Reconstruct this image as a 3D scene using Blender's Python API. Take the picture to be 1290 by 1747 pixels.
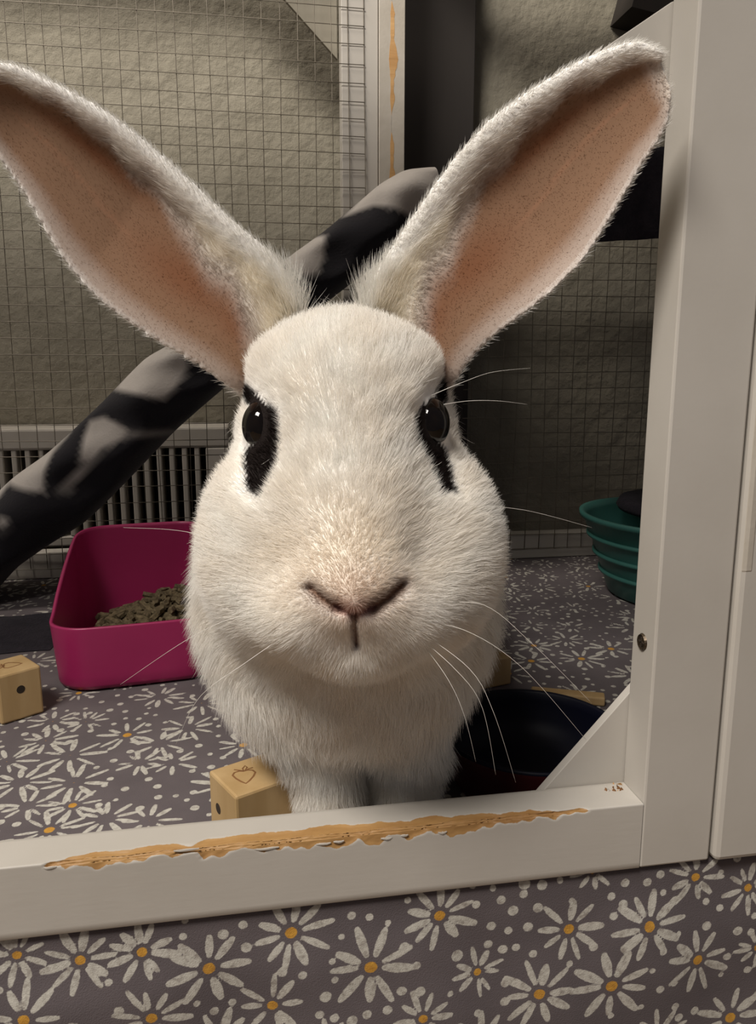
import bpy, bmesh, math, random
import numpy as np
from mathutils import Vector, Matrix, kdtree

random.seed(7)
rng = np.random.default_rng(7)
for o in list(bpy.data.objects):
    bpy.data.objects.remove(o, do_unlink=True)
scene = bpy.context.scene
COL = scene.collection
CM = 0.01

# ------------------------------------------------------------------ camera
FPX, CX, CY = 1305.0, 645.0, 873.5          # focal length and centre in pixels of the 1290 x 1747 frame
PITCH, YAW, CAMH = math.radians(10.5), math.radians(9.6), 20.0
Fv = np.array([math.sin(YAW)*math.cos(PITCH), math.cos(YAW)*math.cos(PITCH), -math.sin(PITCH)])
Rv = np.array([math.cos(YAW), -math.sin(YAW), 0.0])
Uv = np.cross(Rv, Fv)
CAM = np.array([0.0, 0.0, CAMH])
cam_data = bpy.data.cameras.new('camera')
cam = bpy.data.objects.new('camera', cam_data)
COL.objects.link(cam)
M = Matrix.Identity(4)
for i in range(3):
    M[i][0], M[i][1], M[i][2], M[i][3] = Rv[i], Uv[i], -Fv[i], CAM[i]*CM
cam.matrix_world = M
cam_data.sensor_fit = 'VERTICAL'
cam_data.sensor_height = 36.0
cam_data.lens = 36.0*FPX/1747.0
cam_data.clip_start, cam_data.clip_end = 0.01, 50
scene.camera = cam

# ------------------------------------------------------------------ light and exposure
world = bpy.data.worlds.new('world')
scene.world = world
world.use_nodes = True
bg = world.node_tree.nodes['Background']
bg.inputs[0].default_value = (0.92, 0.87, 0.90, 1)
bg.inputs[1].default_value = 0.11

def area(name, loc, target, sx, sy, power, color):
    l = bpy.data.lights.new(name, 'AREA')
    l.shape, l.size, l.size_y, l.energy, l.color = 'RECTANGLE', sx, sy, power, color
    o = bpy.data.objects.new(name, l)
    COL.objects.link(o)
    o.location = loc
    o.rotation_euler = (Vector(target) - Vector(loc)).to_track_quat('-Z', 'Y').to_euler()
    return o
area('ceiling_light', (-0.66, -0.36, 1.45), (0.02, 0.28, 0.1), 0.62, 0.42, 34.5, (1.0, 0.935, 0.855))
area('far_ceiling_light', (-0.75, 0.30, 2.00), (-0.1, 0.85, 0.3), 0.40, 0.30, 24.0, (1.0, 0.91, 0.80))

vs = scene.view_settings
vs.view_transform, vs.look, vs.gamma, vs.exposure = 'Standard', 'None', 1.0, 0.0
vs.use_curve_mapping = False

# ------------------------------------------------------------------ pixel -> place
def ray(u, v):
    return Fv + Rv*(u-CX)/FPX - Uv*(v-CY)/FPX
def at(u, v, x=None, y=None, z=None):
    """point (cm) where the line of sight through pixel (u, v) meets the plane x=, y= or z="""
    r = ray(u, v)
    k, d = (0, x) if x is not None else (1, y) if y is not None else (2, z)
    return CAM + r*(d-CAM[k])/r[k]

# ------------------------------------------------------------------ materials
MATS = {}
def new_mat(name):
    m = bpy.data.materials.new(name)
    m.use_nodes = True
    nt = m.node_tree
    b = nt.nodes['Principled BSDF']
    MATS[name] = m
    return m, nt, b
def N(nt, kind, **kw):
    n = nt.nodes.new(kind)
    for k, v in kw.items():
        setattr(n, k, v)
    return n
def ramp_node(nt, src, stops):
    r = N(nt, 'ShaderNodeValToRGB')
    e = r.color_ramp.elements
    while len(e) < len(stops):
        e.new(0.5)
    for el, (p, c) in zip(e, stops):
        el.position = p
        el.color = (*c, 1) if len(c) == 3 else c
    nt.links.new(src, r.inputs[0])
    return r
def noise(nt, scale, detail=4, rough=0.55, vec=None, stretch=None):
    n = N(nt, 'ShaderNodeTexNoise')
    n.inputs['Scale'].default_value = scale
    n.inputs['Detail'].default_value = detail
    n.inputs['Roughness'].default_value = rough
    tc = N(nt, 'ShaderNodeTexCoord')
    src = tc.outputs['Object']
    if stretch:
        mp = N(nt, 'ShaderNodeMapping')
        mp.inputs['Scale'].default_value = stretch
        nt.links.new(src, mp.inputs[0])
        src = mp.outputs[0]
    nt.links.new(src, n.inputs['Vector'])
    return n
def bump(nt, b, src, strength, dist):
    bp = N(nt, 'ShaderNodeBump')
    bp.inputs['Strength'].default_value = strength
    bp.inputs['Distance'].default_value = dist
    nt.links.new(src, bp.inputs['Height'])
    nt.links.new(bp.outputs[0], b.inputs['Normal'])
def simple(name, c1, c2, scale, rough=0.6, bs=0.0, bd=0.001, bscale=None, stretch=None, metal=0.0, lo=0.3, hi=0.7):
    m, nt, b = new_mat(name)
    n = noise(nt, scale, stretch=stretch)
    r = ramp_node(nt, n.outputs[0], [(lo, c1), (hi, c2)])
    nt.links.new(r.outputs[0], b.inputs['Base Color'])
    b.inputs['Roughness'].default_value = rough
    b.inputs['Metallic'].default_value = metal
    if bs:
        n2 = noise(nt, bscale or scale*4, stretch=stretch)
        bump(nt, b, n2.outputs[0], bs, bd)
    return m

simple('white_paint', (0.46, 0.43, 0.385), (0.52, 0.49, 0.445), 14, 0.5, 0.10, 0.0003, 500)
simple('old_white_paint', (0.40, 0.36, 0.30), (0.50, 0.46, 0.40), 30, 0.55, 0.3, 0.0005, 300)
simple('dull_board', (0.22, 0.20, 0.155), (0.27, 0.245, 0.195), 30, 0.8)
simple('raw_wood', (0.46, 0.25, 0.09), (0.60, 0.37, 0.16), 60, 0.7, 0.5, 0.0006, 300, (0.15, 1, 1))
simple('toy_wood', (0.40, 0.26, 0.11), (0.52, 0.36, 0.18), 60, 0.6, 0.2, 0.0003, 300, (1, 1, 0.12))
simple('burnt_wood', (0.16, 0.07, 0.02), (0.24, 0.11, 0.04), 80, 0.8)
simple('hole_dark', (0.02, 0.013, 0.008), (0.04, 0.025, 0.015), 80, 0.9)
simple('wire', (0.15, 0.13, 0.10), (0.24, 0.21, 0.165), 60, 0.5, metal=0.2)
simple('dark_board', (0.014, 0.010, 0.008), (0.024, 0.018, 0.014), 20, 0.7, stretch=(1, 1, 0.15))
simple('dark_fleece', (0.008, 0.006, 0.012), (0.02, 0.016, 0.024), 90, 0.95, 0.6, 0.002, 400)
simple('pink_plastic', (0.34, 0.018, 0.100), (0.39, 0.023, 0.118), 12, 0.38, 0.1, 0.0004, 200)
simple('teal_plastic', (0.040, 0.15, 0.13), (0.052, 0.18, 0.16), 12, 0.4, 0.1, 0.0004, 200)
simple('navy_glaze', (0.0025, 0.003, 0.010), (0.004, 0.005, 0.014), 10, 0.5)
MATS['navy_glaze'].node_tree.nodes['Principled BSDF'].inputs['Specular IOR Level'].default_value = 0.2
simple('maroon_glaze', (0.045, 0.006, 0.008), (0.065, 0.010, 0.012), 14, 0.4)
simple('litter', (0.06, 0.042, 0.02), (0.22, 0.17, 0.095), 260, 0.9, 0.8, 0.002, 300)
simple('heater_white', (0.46, 0.43, 0.38), (0.54, 0.50, 0.45), 20, 0.45)
simple('heater_dark', (0.02, 0.015, 0.012), (0.035, 0.028, 0.022), 20, 0.8)
simple('screw_metal', (0.03, 0.022, 0.016), (0.12, 0.09, 0.06), 900, 0.4, metal=0.7)
simple('platform_wood', (0.25, 0.18, 0.11), (0.32, 0.24, 0.15), 30, 0.7)
simple('room_floor', (0.20, 0.14, 0.09), (0.28, 0.2, 0.13), 12, 0.5)

# plaster wall
m, nt, b = new_mat('plaster')
n1 = noise(nt, 9, 5)
r = ramp_node(nt, n1.outputs[0], [(0.3, (0.235, 0.212, 0.160)), (0.7, (0.290, 0.264, 0.205))])
nt.links.new(r.outputs[0], b.inputs['Base Color'])
b.inputs['Roughness'].default_value = 0.8
n2 = noise(nt, 38, 6, 0.6)
bump(nt, b, n2.outputs[0], 0.75, 0.006)

# ------------------------------------------------------------------ mesh helpers
def link(name, me, mat, parent=None, smooth=False):
    o = bpy.data.objects.new(name, me)
    COL.objects.link(o)
    if mat is not None:
        for mm in (mat if isinstance(mat, (list, tuple)) else [mat]):
            me.materials.append(MATS[mm])
    if smooth:
        me.polygons.foreach_set('use_smooth', [True]*len(me.polygons))
    if parent is not None:
        o.parent = parent
    return o
def tag(o, label=None, cat=None, group=None, kind=None):
    for k, v in (('label', label), ('category', cat), ('group', group), ('kind', kind)):
        if v:
            o[k] = v
    return o
def empty(name, loc, rz=0.0):
    o = bpy.data.objects.new(name, None)
    o.empty_display_size = 0.01
    COL.objects.link(o)
    o.location = [c*CM for c in loc]
    o.rotation_euler = (0, 0, rz)
    return o
def raw_mesh(name, V, Fc, scale=CM):
    me = bpy.data.meshes.new(name)
    me.from_pydata([tuple(float(c)*scale for c in p) for p in V], [], [tuple(int(i) for i in f) for f in Fc])
    me.update()
    return me
def np_mesh(name, V, Q, scale=CM):
    """numpy quads / tris -> mesh, quickly"""
    V = np.asarray(V, np.float32)*scale
    Q = np.asarray(Q, np.int32)
    me = bpy.data.meshes.new(name)
    me.vertices.add(len(V)); me.vertices.foreach_set('co', V.ravel())
    k = Q.shape[1]
    me.loops.add(Q.size); me.loops.foreach_set('vertex_index', Q.ravel())
    me.polygons.add(len(Q)); me.polygons.foreach_set('loop_start', np.arange(len(Q), dtype=np.int32)*k)
    me.update(calc_edges=True)
    return me
def bm_box(bm, lo, hi, bev=0.0, seg=2):
    c = [(a+b_)/2 for a, b_ in zip(lo, hi)]
    s = [abs(b_-a) for a, b_ in zip(lo, hi)]
    g = bmesh.ops.create_cube(bm, size=1.0, matrix=Matrix.Translation(c) @ Matrix.Diagonal((*s, 1)))
    if bev > 0:
        es = list({e for v in g['verts'] for e in v.link_edges})
        bmesh.ops.bevel(bm, geom=es, offset=bev, segments=seg, affect='EDGES', profile=0.5)
def box(name, lo, hi, mat, parent=None, bev=0.0, origin=(0, 0, 0)):
    """lo/hi in cm, relative to the parent's origin"""
    bm = bmesh.new()
    bm_box(bm, [c*CM for c in lo], [c*CM for c in hi], bev*CM)
    me = bpy.data.meshes.new(name)
    bm.to_mesh(me); bm.free()
    return link(name, me, mat, parent)
def prism(name, poly, n0, n1, axis, mat, parent=None, bev=0.05):
    """polygon (a, b) in cm extruded along axis ('y': poly is x,z ; 'z': poly is x,y)"""
    bm = bmesh.new()
    mk = (lambda a, b_, n: (a*CM, n*CM, b_*CM)) if axis == 'y' else (lambda a, b_, n: (a*CM, b_*CM, n*CM))
    lo = [bm.verts.new(mk(a, b_, n0)) for a, b_ in poly]
    hi = [bm.verts.new(mk(a, b_, n1)) for a, b_ in poly]
    bm.faces.new(lo); bm.faces.new(hi[::-1])
    k = len(poly)
    for i in range(k):
        bm.faces.new((lo[i], hi[i], hi[(i+1) % k], lo[(i+1) % k]))
    bmesh.ops.recalc_face_normals(bm, faces=bm.faces)
    if bev:
        bmesh.ops.bevel(bm, geom=list(bm.edges), offset=bev*CM, segments=2, affect='EDGES', profile=0.5)
    me = bpy.data.meshes.new(name)
    bm.to_mesh(me); bm.free()
    return link(name, me, mat, parent)
def tube_arrays(P, radii, nseg=6, closed_ends=True):
    P = np.asarray(P, float); n = len(P)
    T = np.gradient(P, axis=0); T /= np.linalg.norm(T, axis=1)[:, None]
    up = np.array([0.0, 0, 1]) if abs(T[0][2]) < 0.9 else np.array([1.0, 0, 0])
    A = np.cross(T, up); A /= np.linalg.norm(A, axis=1)[:, None]
    B = np.cross(T, A)
    ang = np.linspace(0, 2*np.pi, nseg, endpoint=False)
    r = np.broadcast_to(np.asarray(radii, float), (n,))
    V = (P[:, None] + r[:, None, None]*(np.cos(ang)[None, :, None]*A[:, None] + np.sin(ang)[None, :, None]*B[:, None])).reshape(-1, 3)
    Fc = []
    for i in range(n-1):
        for j in range(nseg):
            a, b_ = i*nseg+j, i*nseg+(j+1) % nseg
            Fc.append((a, b_, b_+nseg, a+nseg))
    if closed_ends:
        Fc.append(tuple(range(nseg))[::-1]); Fc.append(tuple(range((n-1)*nseg, n*nseg)))
    return V, Fc
def lathe(name, prof, mat, parent=None, seg=64, mats=None):
    """profile of (r, z) in cm around z; mats: material index for each profile step"""
    V, Fc, mi = [], [], []
    for r_, z in prof:
        for j in range(seg):
            a = 2*math.pi*j/seg
            V.append((r_*math.cos(a), r_*math.sin(a), z))
    for i in range(len(prof)-1):
        for j in range(seg):
            Fc.append((i*seg+j, i*seg+(j+1) % seg, (i+1)*seg+(j+1) % seg, (i+1)*seg+j)); mi.append(mats[i] if mats else 0)
    me = raw_mesh(name, V, Fc)
    o = link(name, me, mat, parent, True)
    me.polygons.foreach_set('material_index', mi)
    return o
def sstep(a, b_, x):
    t = np.clip((x-a)/(b_-a), 0, 1)
    return t*t*(3-2*t)

# ------------------------------------------------------------------ the room
YF, TH, RH = 25.9, 1.75, 2.87        # front frame: face, thickness, rail height (cm)
YB = 76.5                             # back mesh panels
YW = 88.0                             # plaster wall
o = box('wall_back', (-160, YW, -30), (190, YW+8, 200), 'plaster'); tag(o, kind='structure')
o = box('floor', (-160, -60, -34), (190, YW+8, -30), 'room_floor'); tag(o, kind='structure')
pf = empty('platform', (0, 60, -30))
tag(pf, 'low wooden platform hidden under the grey daisy cloth', 'platform')
box('platform_top', (-75, -33.0, 27.5), (90, 24, 29.7), 'platform_wood', pf)
for sx in (-73, 83):
    for sy in (-31, 18):
        box('leg', (sx, sy, 0), (sx+5, sy+5, 27.5), 'platform_wood', pf)

# ------------------------------------------------------------------ daisy cloth (floor of the pen and front drop)
YE = 26.55                            # where the cloth turns down
RAD = 0.45
def daisy_sets():
    front, inside, dots = [], [], []
    fl = [(30,1640,58),(138,1648,66),(243,1634,66),(357,1662,82),(497,1601,80),(632,1656,88),(750,1572,76),(815,1669,56),(465,1725,72),
          (260,1742,74),(45,1740,74),(720,1740,66),(918,1701,82),(970,1594,76),(1040,1686,88),(1103,1584,82),(1187,1643,78),(1186,1506,66),
          (1275,1523,62),(1247,1747,86),(1288,1622,54),(1012,1497,48),(1118,1770,70),(560,1800,76),(150,1800,70),(375,1790,70),(820,1790,80)]
    for u, v, r in fl:
        p = at(u, v, y=YE-RAD)
        front.append((p[0], p[2], r*0.0192))
    for u, v in [(855,1545),(893,1535),(875,1563),(812,1553),(917,1558),(838,1590),(867,1597),(900,1590),(880,1625),(858,1630),(600,1572),
                 (415,1588),(660,1728),(555,1705),(545,1735),(570,1740),(600,1745),(895,1518),(925,1520),(1150,1545),(780,1640),(90,1600)]:
        p = at(u, v, y=YE-RAD)
        dots.append((p[0], p[2], 0.17+0.08*random.random()))
    il = [(119,1289,1.75),(78,1264,1.5),(34,1335,1.6),(127,1335,1.75),(12,1299,1.5),(47,1375,1.3),(124,1374,1.3),(181,1397,1.5),(254,1400,1.4),
          (84,1416,1.5),(90,1231,1.5),(147,1231,1.3),(217,1254,1.6),(273,1268,1.6),(321,1242,1.6),(295,1301,1.3),(239,1301,1.3),(273,1189,1.6)]
    for u, v, r in il:
        p = at(u, v, z=0)
        inside.append((p[0], p[1]-YE, r))
    allp = [(a, b_) for a, b_, _ in front+inside]
    # the same print carries on everywhere else
    gap = [at(u, v, z=0) for u, v in ((200,1330),(240,1350),(290,1330),(300,1370),(220,1370),(260,1385),(170,1205),(200,1195),(120,1205))]
    gap = [(p[0], p[1]-YE) for p in gap]
    for _ in range(9000):
        x, s = random.uniform(-34, 44), random.uniform(-16, 52)
        rr = random.uniform(1.25, 1.75)
        if any((x-a)**2+(s-b_)**2 < (3.3 if s < 0 else 2.9)**2 for k, (a, b_) in enumerate(allp)) or any((x-a)**2+(s-b_)**2 < 1.9**2 for a, b_ in gap):
            continue
        allp.append((x, s))
        (front if s < 0 else inside).append((x, s, rr))
    D = front+inside
    arr = np.array(D)
    DA = np.zeros((12000, 2)); nd = len(dots); DA[:nd] = [(a, b_) for a, b_, _ in dots]
    for _ in range(9000):
        x, s = random.uniform(-34, 44), random.uniform(-16, 50)
        if ((arr[:, 0]-x)**2+(arr[:, 1]-s)**2 < (arr[:, 2]*0.86)**2).any():
            continue
        if ((DA[:nd, 0]-x)**2+(DA[:nd, 1]-s)**2 < 0.62**2).any():
            continue
        DA[nd] = (x, s); nd += 1
        dots.append((x, s, random.uniform(0.13, 0.22)))
    return D, dots
DAISIES, DOTS = daisy_sets()
def daisy_field(x, s):
    pet = np.full(x.shape, 0.5, np.float32); cen = np.full(x.shape, 0.5, np.float32)
    rs = random.Random(3)
    for cx_, cs_, R in DAISIES:
        m_ = (np.abs(x-cx_) < R*1.3) & (np.abs(s-cs_) < R*1.3)
        idx = np.nonzero(m_)[0]
        n = rs.choice((8, 9, 9, 10, 10)); a0 = rs.random()*6.28; inn = cs_ > 0; hk = rs.random()
        if not len(idx):
            for _ in range(n): rs.random(); rs.random(); rs.random()
            continue
        dx, ds = x[idx]-cx_, s[idx]-cs_
        best = pet[idx]
        for k in range(n):
            a = a0+2*math.pi*(k+0.5*(rs.random()-0.5))/n
            L, w = R*(0.78+0.3*rs.random()), R*(0.062+0.045*rs.random())*(0.72 if inn else 1.0)
            p = dx*math.cos(a)+ds*math.sin(a); q = -dx*math.sin(a)+ds*math.cos(a)
            t = np.clip((p-R*0.34)/(L-R*0.34), 0, 1)
            d = np.hypot(p-(R*0.34+t*(L-R*0.34)), q)-w*(0.55+0.85*np.sin(np.pi*(0.12+0.74*t)))*0.95
            best = np.minimum(best, d)
        pet[idx] = best
        cen[idx] = np.minimum(cen[idx], np.hypot(dx, ds)-(R*0.15 if (not inn or hk < 0.3) else R*0.03))
    for cx_, cs_, r_ in DOTS:
        idx = np.nonzero((np.abs(x-cx_) < 0.6) & (np.abs(s-cs_) < 0.6))[0]
        if len(idx):
            pet[idx] = np.minimum(pet[idx], np.hypot(x[idx]-cx_, s[idx]-cs_)-r_)
    return pet, cen

m, nt, b = new_mat('daisy_cloth')
at1 = N(nt, 'ShaderNodeAttribute', attribute_name='petal')
at2 = N(nt, 'ShaderNodeAttribute', attribute_name='heart')
nz = noise(nt, 700, 3); nz2 = noise(nt, 1800, 2)
def edge(src, width, nzs, amp):
    a = N(nt, 'ShaderNodeMath', operation='MULTIPLY_ADD'); a.inputs[1].default_value = amp; a.inputs[2].default_value = -amp*0.5
    nt.links.new(nzs.outputs[0], a.inputs[0])
    s_ = N(nt, 'ShaderNodeMath', operation='ADD'); nt.links.new(src, s_.inputs[0]); nt.links.new(a.outputs[0], s_.inputs[1])
    mr = N(nt, 'ShaderNodeMapRange'); mr.inputs[1].default_value = width; mr.inputs[2].default_value = -width
    nt.links.new(s_.outputs[0], mr.inputs[0])
    return mr.outputs[0]
pe = edge(at1.outputs['Fac'], 0.016, nz, 0.07)
ce = edge(at2.outputs['Fac'], 0.018, nz, 0.07)
bn = noise(nt, 25, 4)
base = ramp_node(nt, bn.outputs[0], [(0.3, (0.098, 0.082, 0.088)), (0.7, (0.132, 0.111, 0.118))])
pn = noise(nt, 420, 3)
pcol = ramp_node(nt, pn.outputs[0], [(0.28, (0.30, 0.27, 0.24)), (0.5, (0.50, 0.48, 0.43)), (0.8, (0.60, 0.58, 0.52))])
mx = N(nt, 'ShaderNodeMix', data_type='RGBA'); nt.links.new(pe, mx.inputs['Factor']); nt.links.new(base.outputs[0], mx.inputs['A']); nt.links.new(pcol.outputs[0], mx.inputs['B'])
hcol = ramp_node(nt, pn.outputs[0], [(0.3, (0.42, 0.20, 0.03)), (0.7, (0.62, 0.33, 0.045))])
mx2 = N(nt, 'ShaderNodeMix', data_type='RGBA'); nt.links.new(ce, mx2.inputs['Factor']); nt.links.new(mx.outputs['Result'], mx2.inputs['A']); nt.links.new(hcol.outputs[0], mx2.inputs['B'])
nt.links.new(mx2.outputs['Result'], b.inputs['Base Color'])
b.inputs['Roughness'].default_value = 0.9
bump(nt, b, nz2.outputs[0], 0.35, 0.0006)

def build_cloth():
    xs = np.concatenate([np.arange(-75, -33, 3.0), np.arange(-33, -17, 0.14), np.arange(-17, 24, 0.095), np.arange(24, 43, 0.16), np.arange(43, 90.1, 3.0)])
    arc = RAD*math.pi/2
    ss = np.concatenate([np.arange(-26, -12, 1.0), np.arange(-12, 0.0, 0.095)])
    s, st = 0.0, 0.1
    far = []
    while s < 56:
        far.append(s); st = min(st*1.006, 0.32) if s > 4 else st; s += st
    ss = np.concatenate([ss, far])
    # s = 0 at the turn; negative runs down the front
    X, S = np.meshgrid(xs, ss, indexing='xy')
    Y = np.where(S > 0, YE+S, YE); Z = np.zeros_like(S)
    k = np.clip(-S/arc, 0, 1)
    Y = np.where(S <= 0, YE-RAD*np.sin(k*math.pi/2), Y)
    Z = np.where(S <= 0, -RAD*(1-np.cos(k*math.pi/2)), Z)
    dn = np.clip(-S-arc, 0, None)
    Z = Z-dn
    wr = 0.10*np.sin(X*0.55+0.8*np.sin(S*0.3))+0.07*np.sin(X*1.3+1.7+0.5*S)+0.05*np.sin(X*0.21-S*0.9)
    Y = Y-sstep(0.3, 3.0, dn)*(wr+0.12)
    Z = Z-sstep(3, 9, S)*0.0
    pet, cen = daisy_field(X.ravel().astype(np.float32), S.ravel().astype(np.float32))
    nx, ns = len(xs), len(ss)
    i = (np.arange(ns-1)[:, None]*nx+np.arange(nx-1)[None, :]).ravel()
    Q = np.stack([i, i+1, i+1+nx, i+nx], 1)
    me = np_mesh('daisy_cloth', np.stack([X.ravel(), Y.ravel(), Z.ravel()], 1), Q)
    for nm, val in (('petal', pet), ('heart', cen)):
        a = me.attributes.new(nm, 'FLOAT', 'POINT'); a.data.foreach_set('value', val.astype(np.float32))
    o = link('daisy_cloth', me, 'daisy_cloth', None, True)
    tag(o, 'grey cotton cloth printed with white daisies, covering the pen floor and hanging down the front', 'cloth')
build_cloth()

# ------------------------------------------------------------------ front frame of the pen
PX0, PX1 = 15.2, 18.30
fr = empty('pen_frame', (0, YF, 0))
tag(fr, 'white painted front pen frame with chipped bottom rail and right post', 'frame')

# chipped bottom rail: fine grid round the profile; q = 0 at the upper front edge, + over the top, - down the face
m, nt, b = new_mat('chipped_paint')
ac = N(nt, 'ShaderNodeAttribute', attribute_name='chip')
n1 = noise(nt, 230, 5); n0 = noise(nt, 14)
paint = ramp_node(nt, n0.outputs[0], [(0.3, (0.46, 0.43, 0.385)), (0.7, (0.52, 0.49, 0.445))])
nw = noise(nt, 120, 6, 0.65, stretch=(0.16, 1, 1))
wood = ramp_node(nt, nw.outputs[0], [(0.22, (0.17, 0.08, 0.025)), (0.36, (0.32, 0.165, 0.055)), (0.62, (0.41, 0.235, 0.085)), (0.8, (0.48, 0.31, 0.14))])
a = N(nt, 'ShaderNodeMath', operation='MULTIPLY_ADD'); a.inputs[1].default_value = 0.22; a.inputs[2].default_value = -0.11
nt.links.new(n1.outputs[0], a.inputs[0])
s_ = N(nt, 'ShaderNodeMath', operation='ADD'); nt.links.new(ac.outputs['Fac'], s_.inputs[0]); nt.links.new(a.outputs[0], s_.inputs[1])
mr = N(nt, 'ShaderNodeMapRange'); mr.inputs[1].default_value = -0.012; mr.inputs[2].default_value = 0.012
nt.links.new(s_.outputs[0], mr.inputs[0])
mx = N(nt, 'ShaderNodeMix', data_type='RGBA'); nt.links.new(mr.outputs[0], mx.inputs['Factor']); nt.links.new(paint.outputs[0], mx.inputs['A']); nt.links.new(wood.outputs[0], mx.inputs['B'])
nt.links.new(mx.outputs['Result'], b.inputs['Base Color'])
b.inputs['Roughness'].default_value = 0.55
nb = noise(nt, 420, 4, stretch=(0.2, 1, 1))
bump(nt, b, nb.outputs[0], 0.12, 0.0004)

CHIP = [(-40,-6,-6),(70,-4,-4),(85,2,3),(110,7,7),(150,12,11),(200,10,12),(250,13,8),(300,11,5),(338,11,4),(346,13,15),(400,16,13),(450,17,14),(520,15,17),(560,17,20),
        (600,15,16),(650,14,17),(700,13,14),(740,14,15),(800,13,20),(830,12,16),(870,9,9),(930,6,7),(1000,2.5,6),(1012,-3,-4),(1040,-6,-6),(1100,-6,-6)]
def build_rail():
    xs = np.arange(-60, PX0+0.001, 0.1)
    edge_u = lambda u: at(u, 1484-(1484-1370)*u/1098.0, y=YF)[0]
    cx_ = np.array([edge_u(u) for u, _, _ in CHIP])
    upb = np.interp(xs, cx_, [c[1]/27.0 for c in CHIP]); dnb = np.interp(xs, cx_, [c[2]/40.0 for c in CHIP])
    jag = lambda k, p: 0.05*np.sin(xs*k+p)+0.035*np.sin(xs*k*2.7+p*3)+0.13*np.convolve(rng.standard_normal(len(xs)), np.hanning(9)/np.hanning(9).sum(), 'same')
    upb = upb+0.6*jag(3.1, 0.4); dnb = dnb+jag(4.3, 2.1)
    prof = []  # (y, z, q)
    for z in np.concatenate([np.linspace(0.03, RH-1.0, 8), np.arange(RH-0.95, RH-0.06, 0.05)]):
        prof.append((0.0, z, z-RH))
    for k in range(5):
        a_ = k/4*math.pi/2
        prof.append((0.06-0.06*math.cos(a_), RH-0.06+0.06*math.sin(a_), -0.04+0.08*k/4))
    for y in np.concatenate([np.arange(0.1, 1.0, 0.05), np.linspace(1.05, TH-0.05, 5)]):
        prof.append((y, RH, y))
    prof.append((TH, RH-0.05, 9.0)); prof.append((TH, 0.03, 9.0)); prof.append((TH-0.03, 0, 9.0)); prof.append((0.03, 0.0, -9.0))
    P = np.array(prof); k = len(P); n = len(xs)
    X = np.repeat(xs, k); Yp = np.tile(P[:, 0], n); Zp = np.tile(P[:, 1], n); q = np.tile(P[:, 2], n)
    chip = np.minimum(np.repeat(upb, k)-q, q+np.repeat(dnb, k))
    chip = np.clip(chip, -0.5, 0.5)
    dep = np.clip((chip+0.02)/0.10, 0, 1)*(0.055+0.02*np.sin(X*2.3)+0.006*rng.standard_normal(len(X)))
    wq = np.exp(-(q/0.35)**2)
    Yp = Yp+np.where(q <= 0.1, dep*(0.6+0.9*wq), 0); Zp = Zp-np.where(q >= -0.1, dep*(0.6+0.9*wq), 0)
    V = np.stack([X, Yp, Zp], 1)
    i = np.arange(n-1)[:, None]*k; j = np.arange(k)[None, :]; j2 = (j+1) % k
    Q = np.stack([(i+j).ravel(), (i+k+j).ravel(), (i+k+j2).ravel(), (i+j2).ravel()], 1)
    me = np_mesh('bottom_rail', V, Q)
    a_ = me.attributes.new('chip', 'FLOAT', 'POINT'); a_.data.foreach_set('value', chip.astype(np.float32))
    o = link('bottom_rail', me, 'chipped_paint', fr, False)
    o['label'] = 'bottom rail with the paint chewed off its edge'
build_rail()
# loose paint curls along the chip
for u, dv, L in ((85, 4, 0.45), (318, -2, 0.9), (455, 10, 0.9), (552, 12, 0.55), (578, 11, 0.4), (660, 14, 0.45), (690, 12, 0.3), (755, 14, 0.35)):
    p = at(u, 1484-(114)*u/1098.0+dv, y=YF)
    V, Fc = [], []
    for i in range(5):
        t = i/4; x = p[0]-L/2+L*t
        for j, h in enumerate((0.0, 0.05*math.sin(math.pi*(0.15+0.7*t))+0.012)):
            for y in (-0.035*math.sin(math.pi*t)-0.005, 0.03):
                V.append((x, y, p[2]-h+0.01*math.sin(7*t+u)))
    for i in range(4):
        a_ = i*4
        for q in ((0, 1, 3, 2),):
            pass
        Fc += [(a_, a_+2, a_+6, a_+4), (a_+1, a_+5, a_+7, a_+3), (a_, a_+4, a_+5, a_+1), (a_+2, a_+3, a_+7, a_+6)]
    Fc += [(0, 1, 3, 2), (16, 18, 19, 17)]
    link('paint_flake', raw_mesh('paint_flake', V, Fc), 'white_paint', fr)
post = box('post', (PX0+0.015, 0, 0.0), (PX1, TH, 63.5), 'white_paint', fr, 0.09)
box('added_shade_board', (-60, -12.0, 63.52), (62, 27.0, 65.0), 'white_paint', fr, 0.1)  # unseen board added above the pen to shade its rear
box('added_shade_board', (17, 27.02, 63.52), (62, 51.0, 65.0), 'white_paint', fr, 0.1)  # second unseen board, added to keep the back right dark
box('post', (-60, 0, 0), (-57, TH, 63.5), 'white_paint', fr, 0.09)
# corner gussets behind the frame
zc = RH
g0 = at(935, 1341, y=YF+TH); g1 = at(1052, 1208, y=YF+TH)
s1 = (g1[2]-g0[2])/(g1[0]-g0[0])
xr, zr = PX0+1.0, g0[2]-0.7
prism('corner_gusset', [(g0[0]-0.7/s1, zr), (xr, zr), (xr, g0[2]+s1*(xr-g0[0]))], TH+0.02, TH+0.45, 'y', 'white_paint', fr, 0.03)
h0 = at(1146, 3, y=YF+TH); h1 = at(1030, 82, y=YF+TH); h2 = at(1075, 170, y=YF+TH); h3 = at(1132, 216, y=YF+TH)
prism('corner_gusset', [(PX0+1.2, h0[2]+0.5), (h0[0], h0[2]), (h1[0], h1[2]), (h2[0], h2[2]), (h3[0], h3[2]), (PX0+1.2, h3[2]-0.8)], TH+0.02, TH+0.45, 'y', 'white_paint', fr, 0.03)
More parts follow.
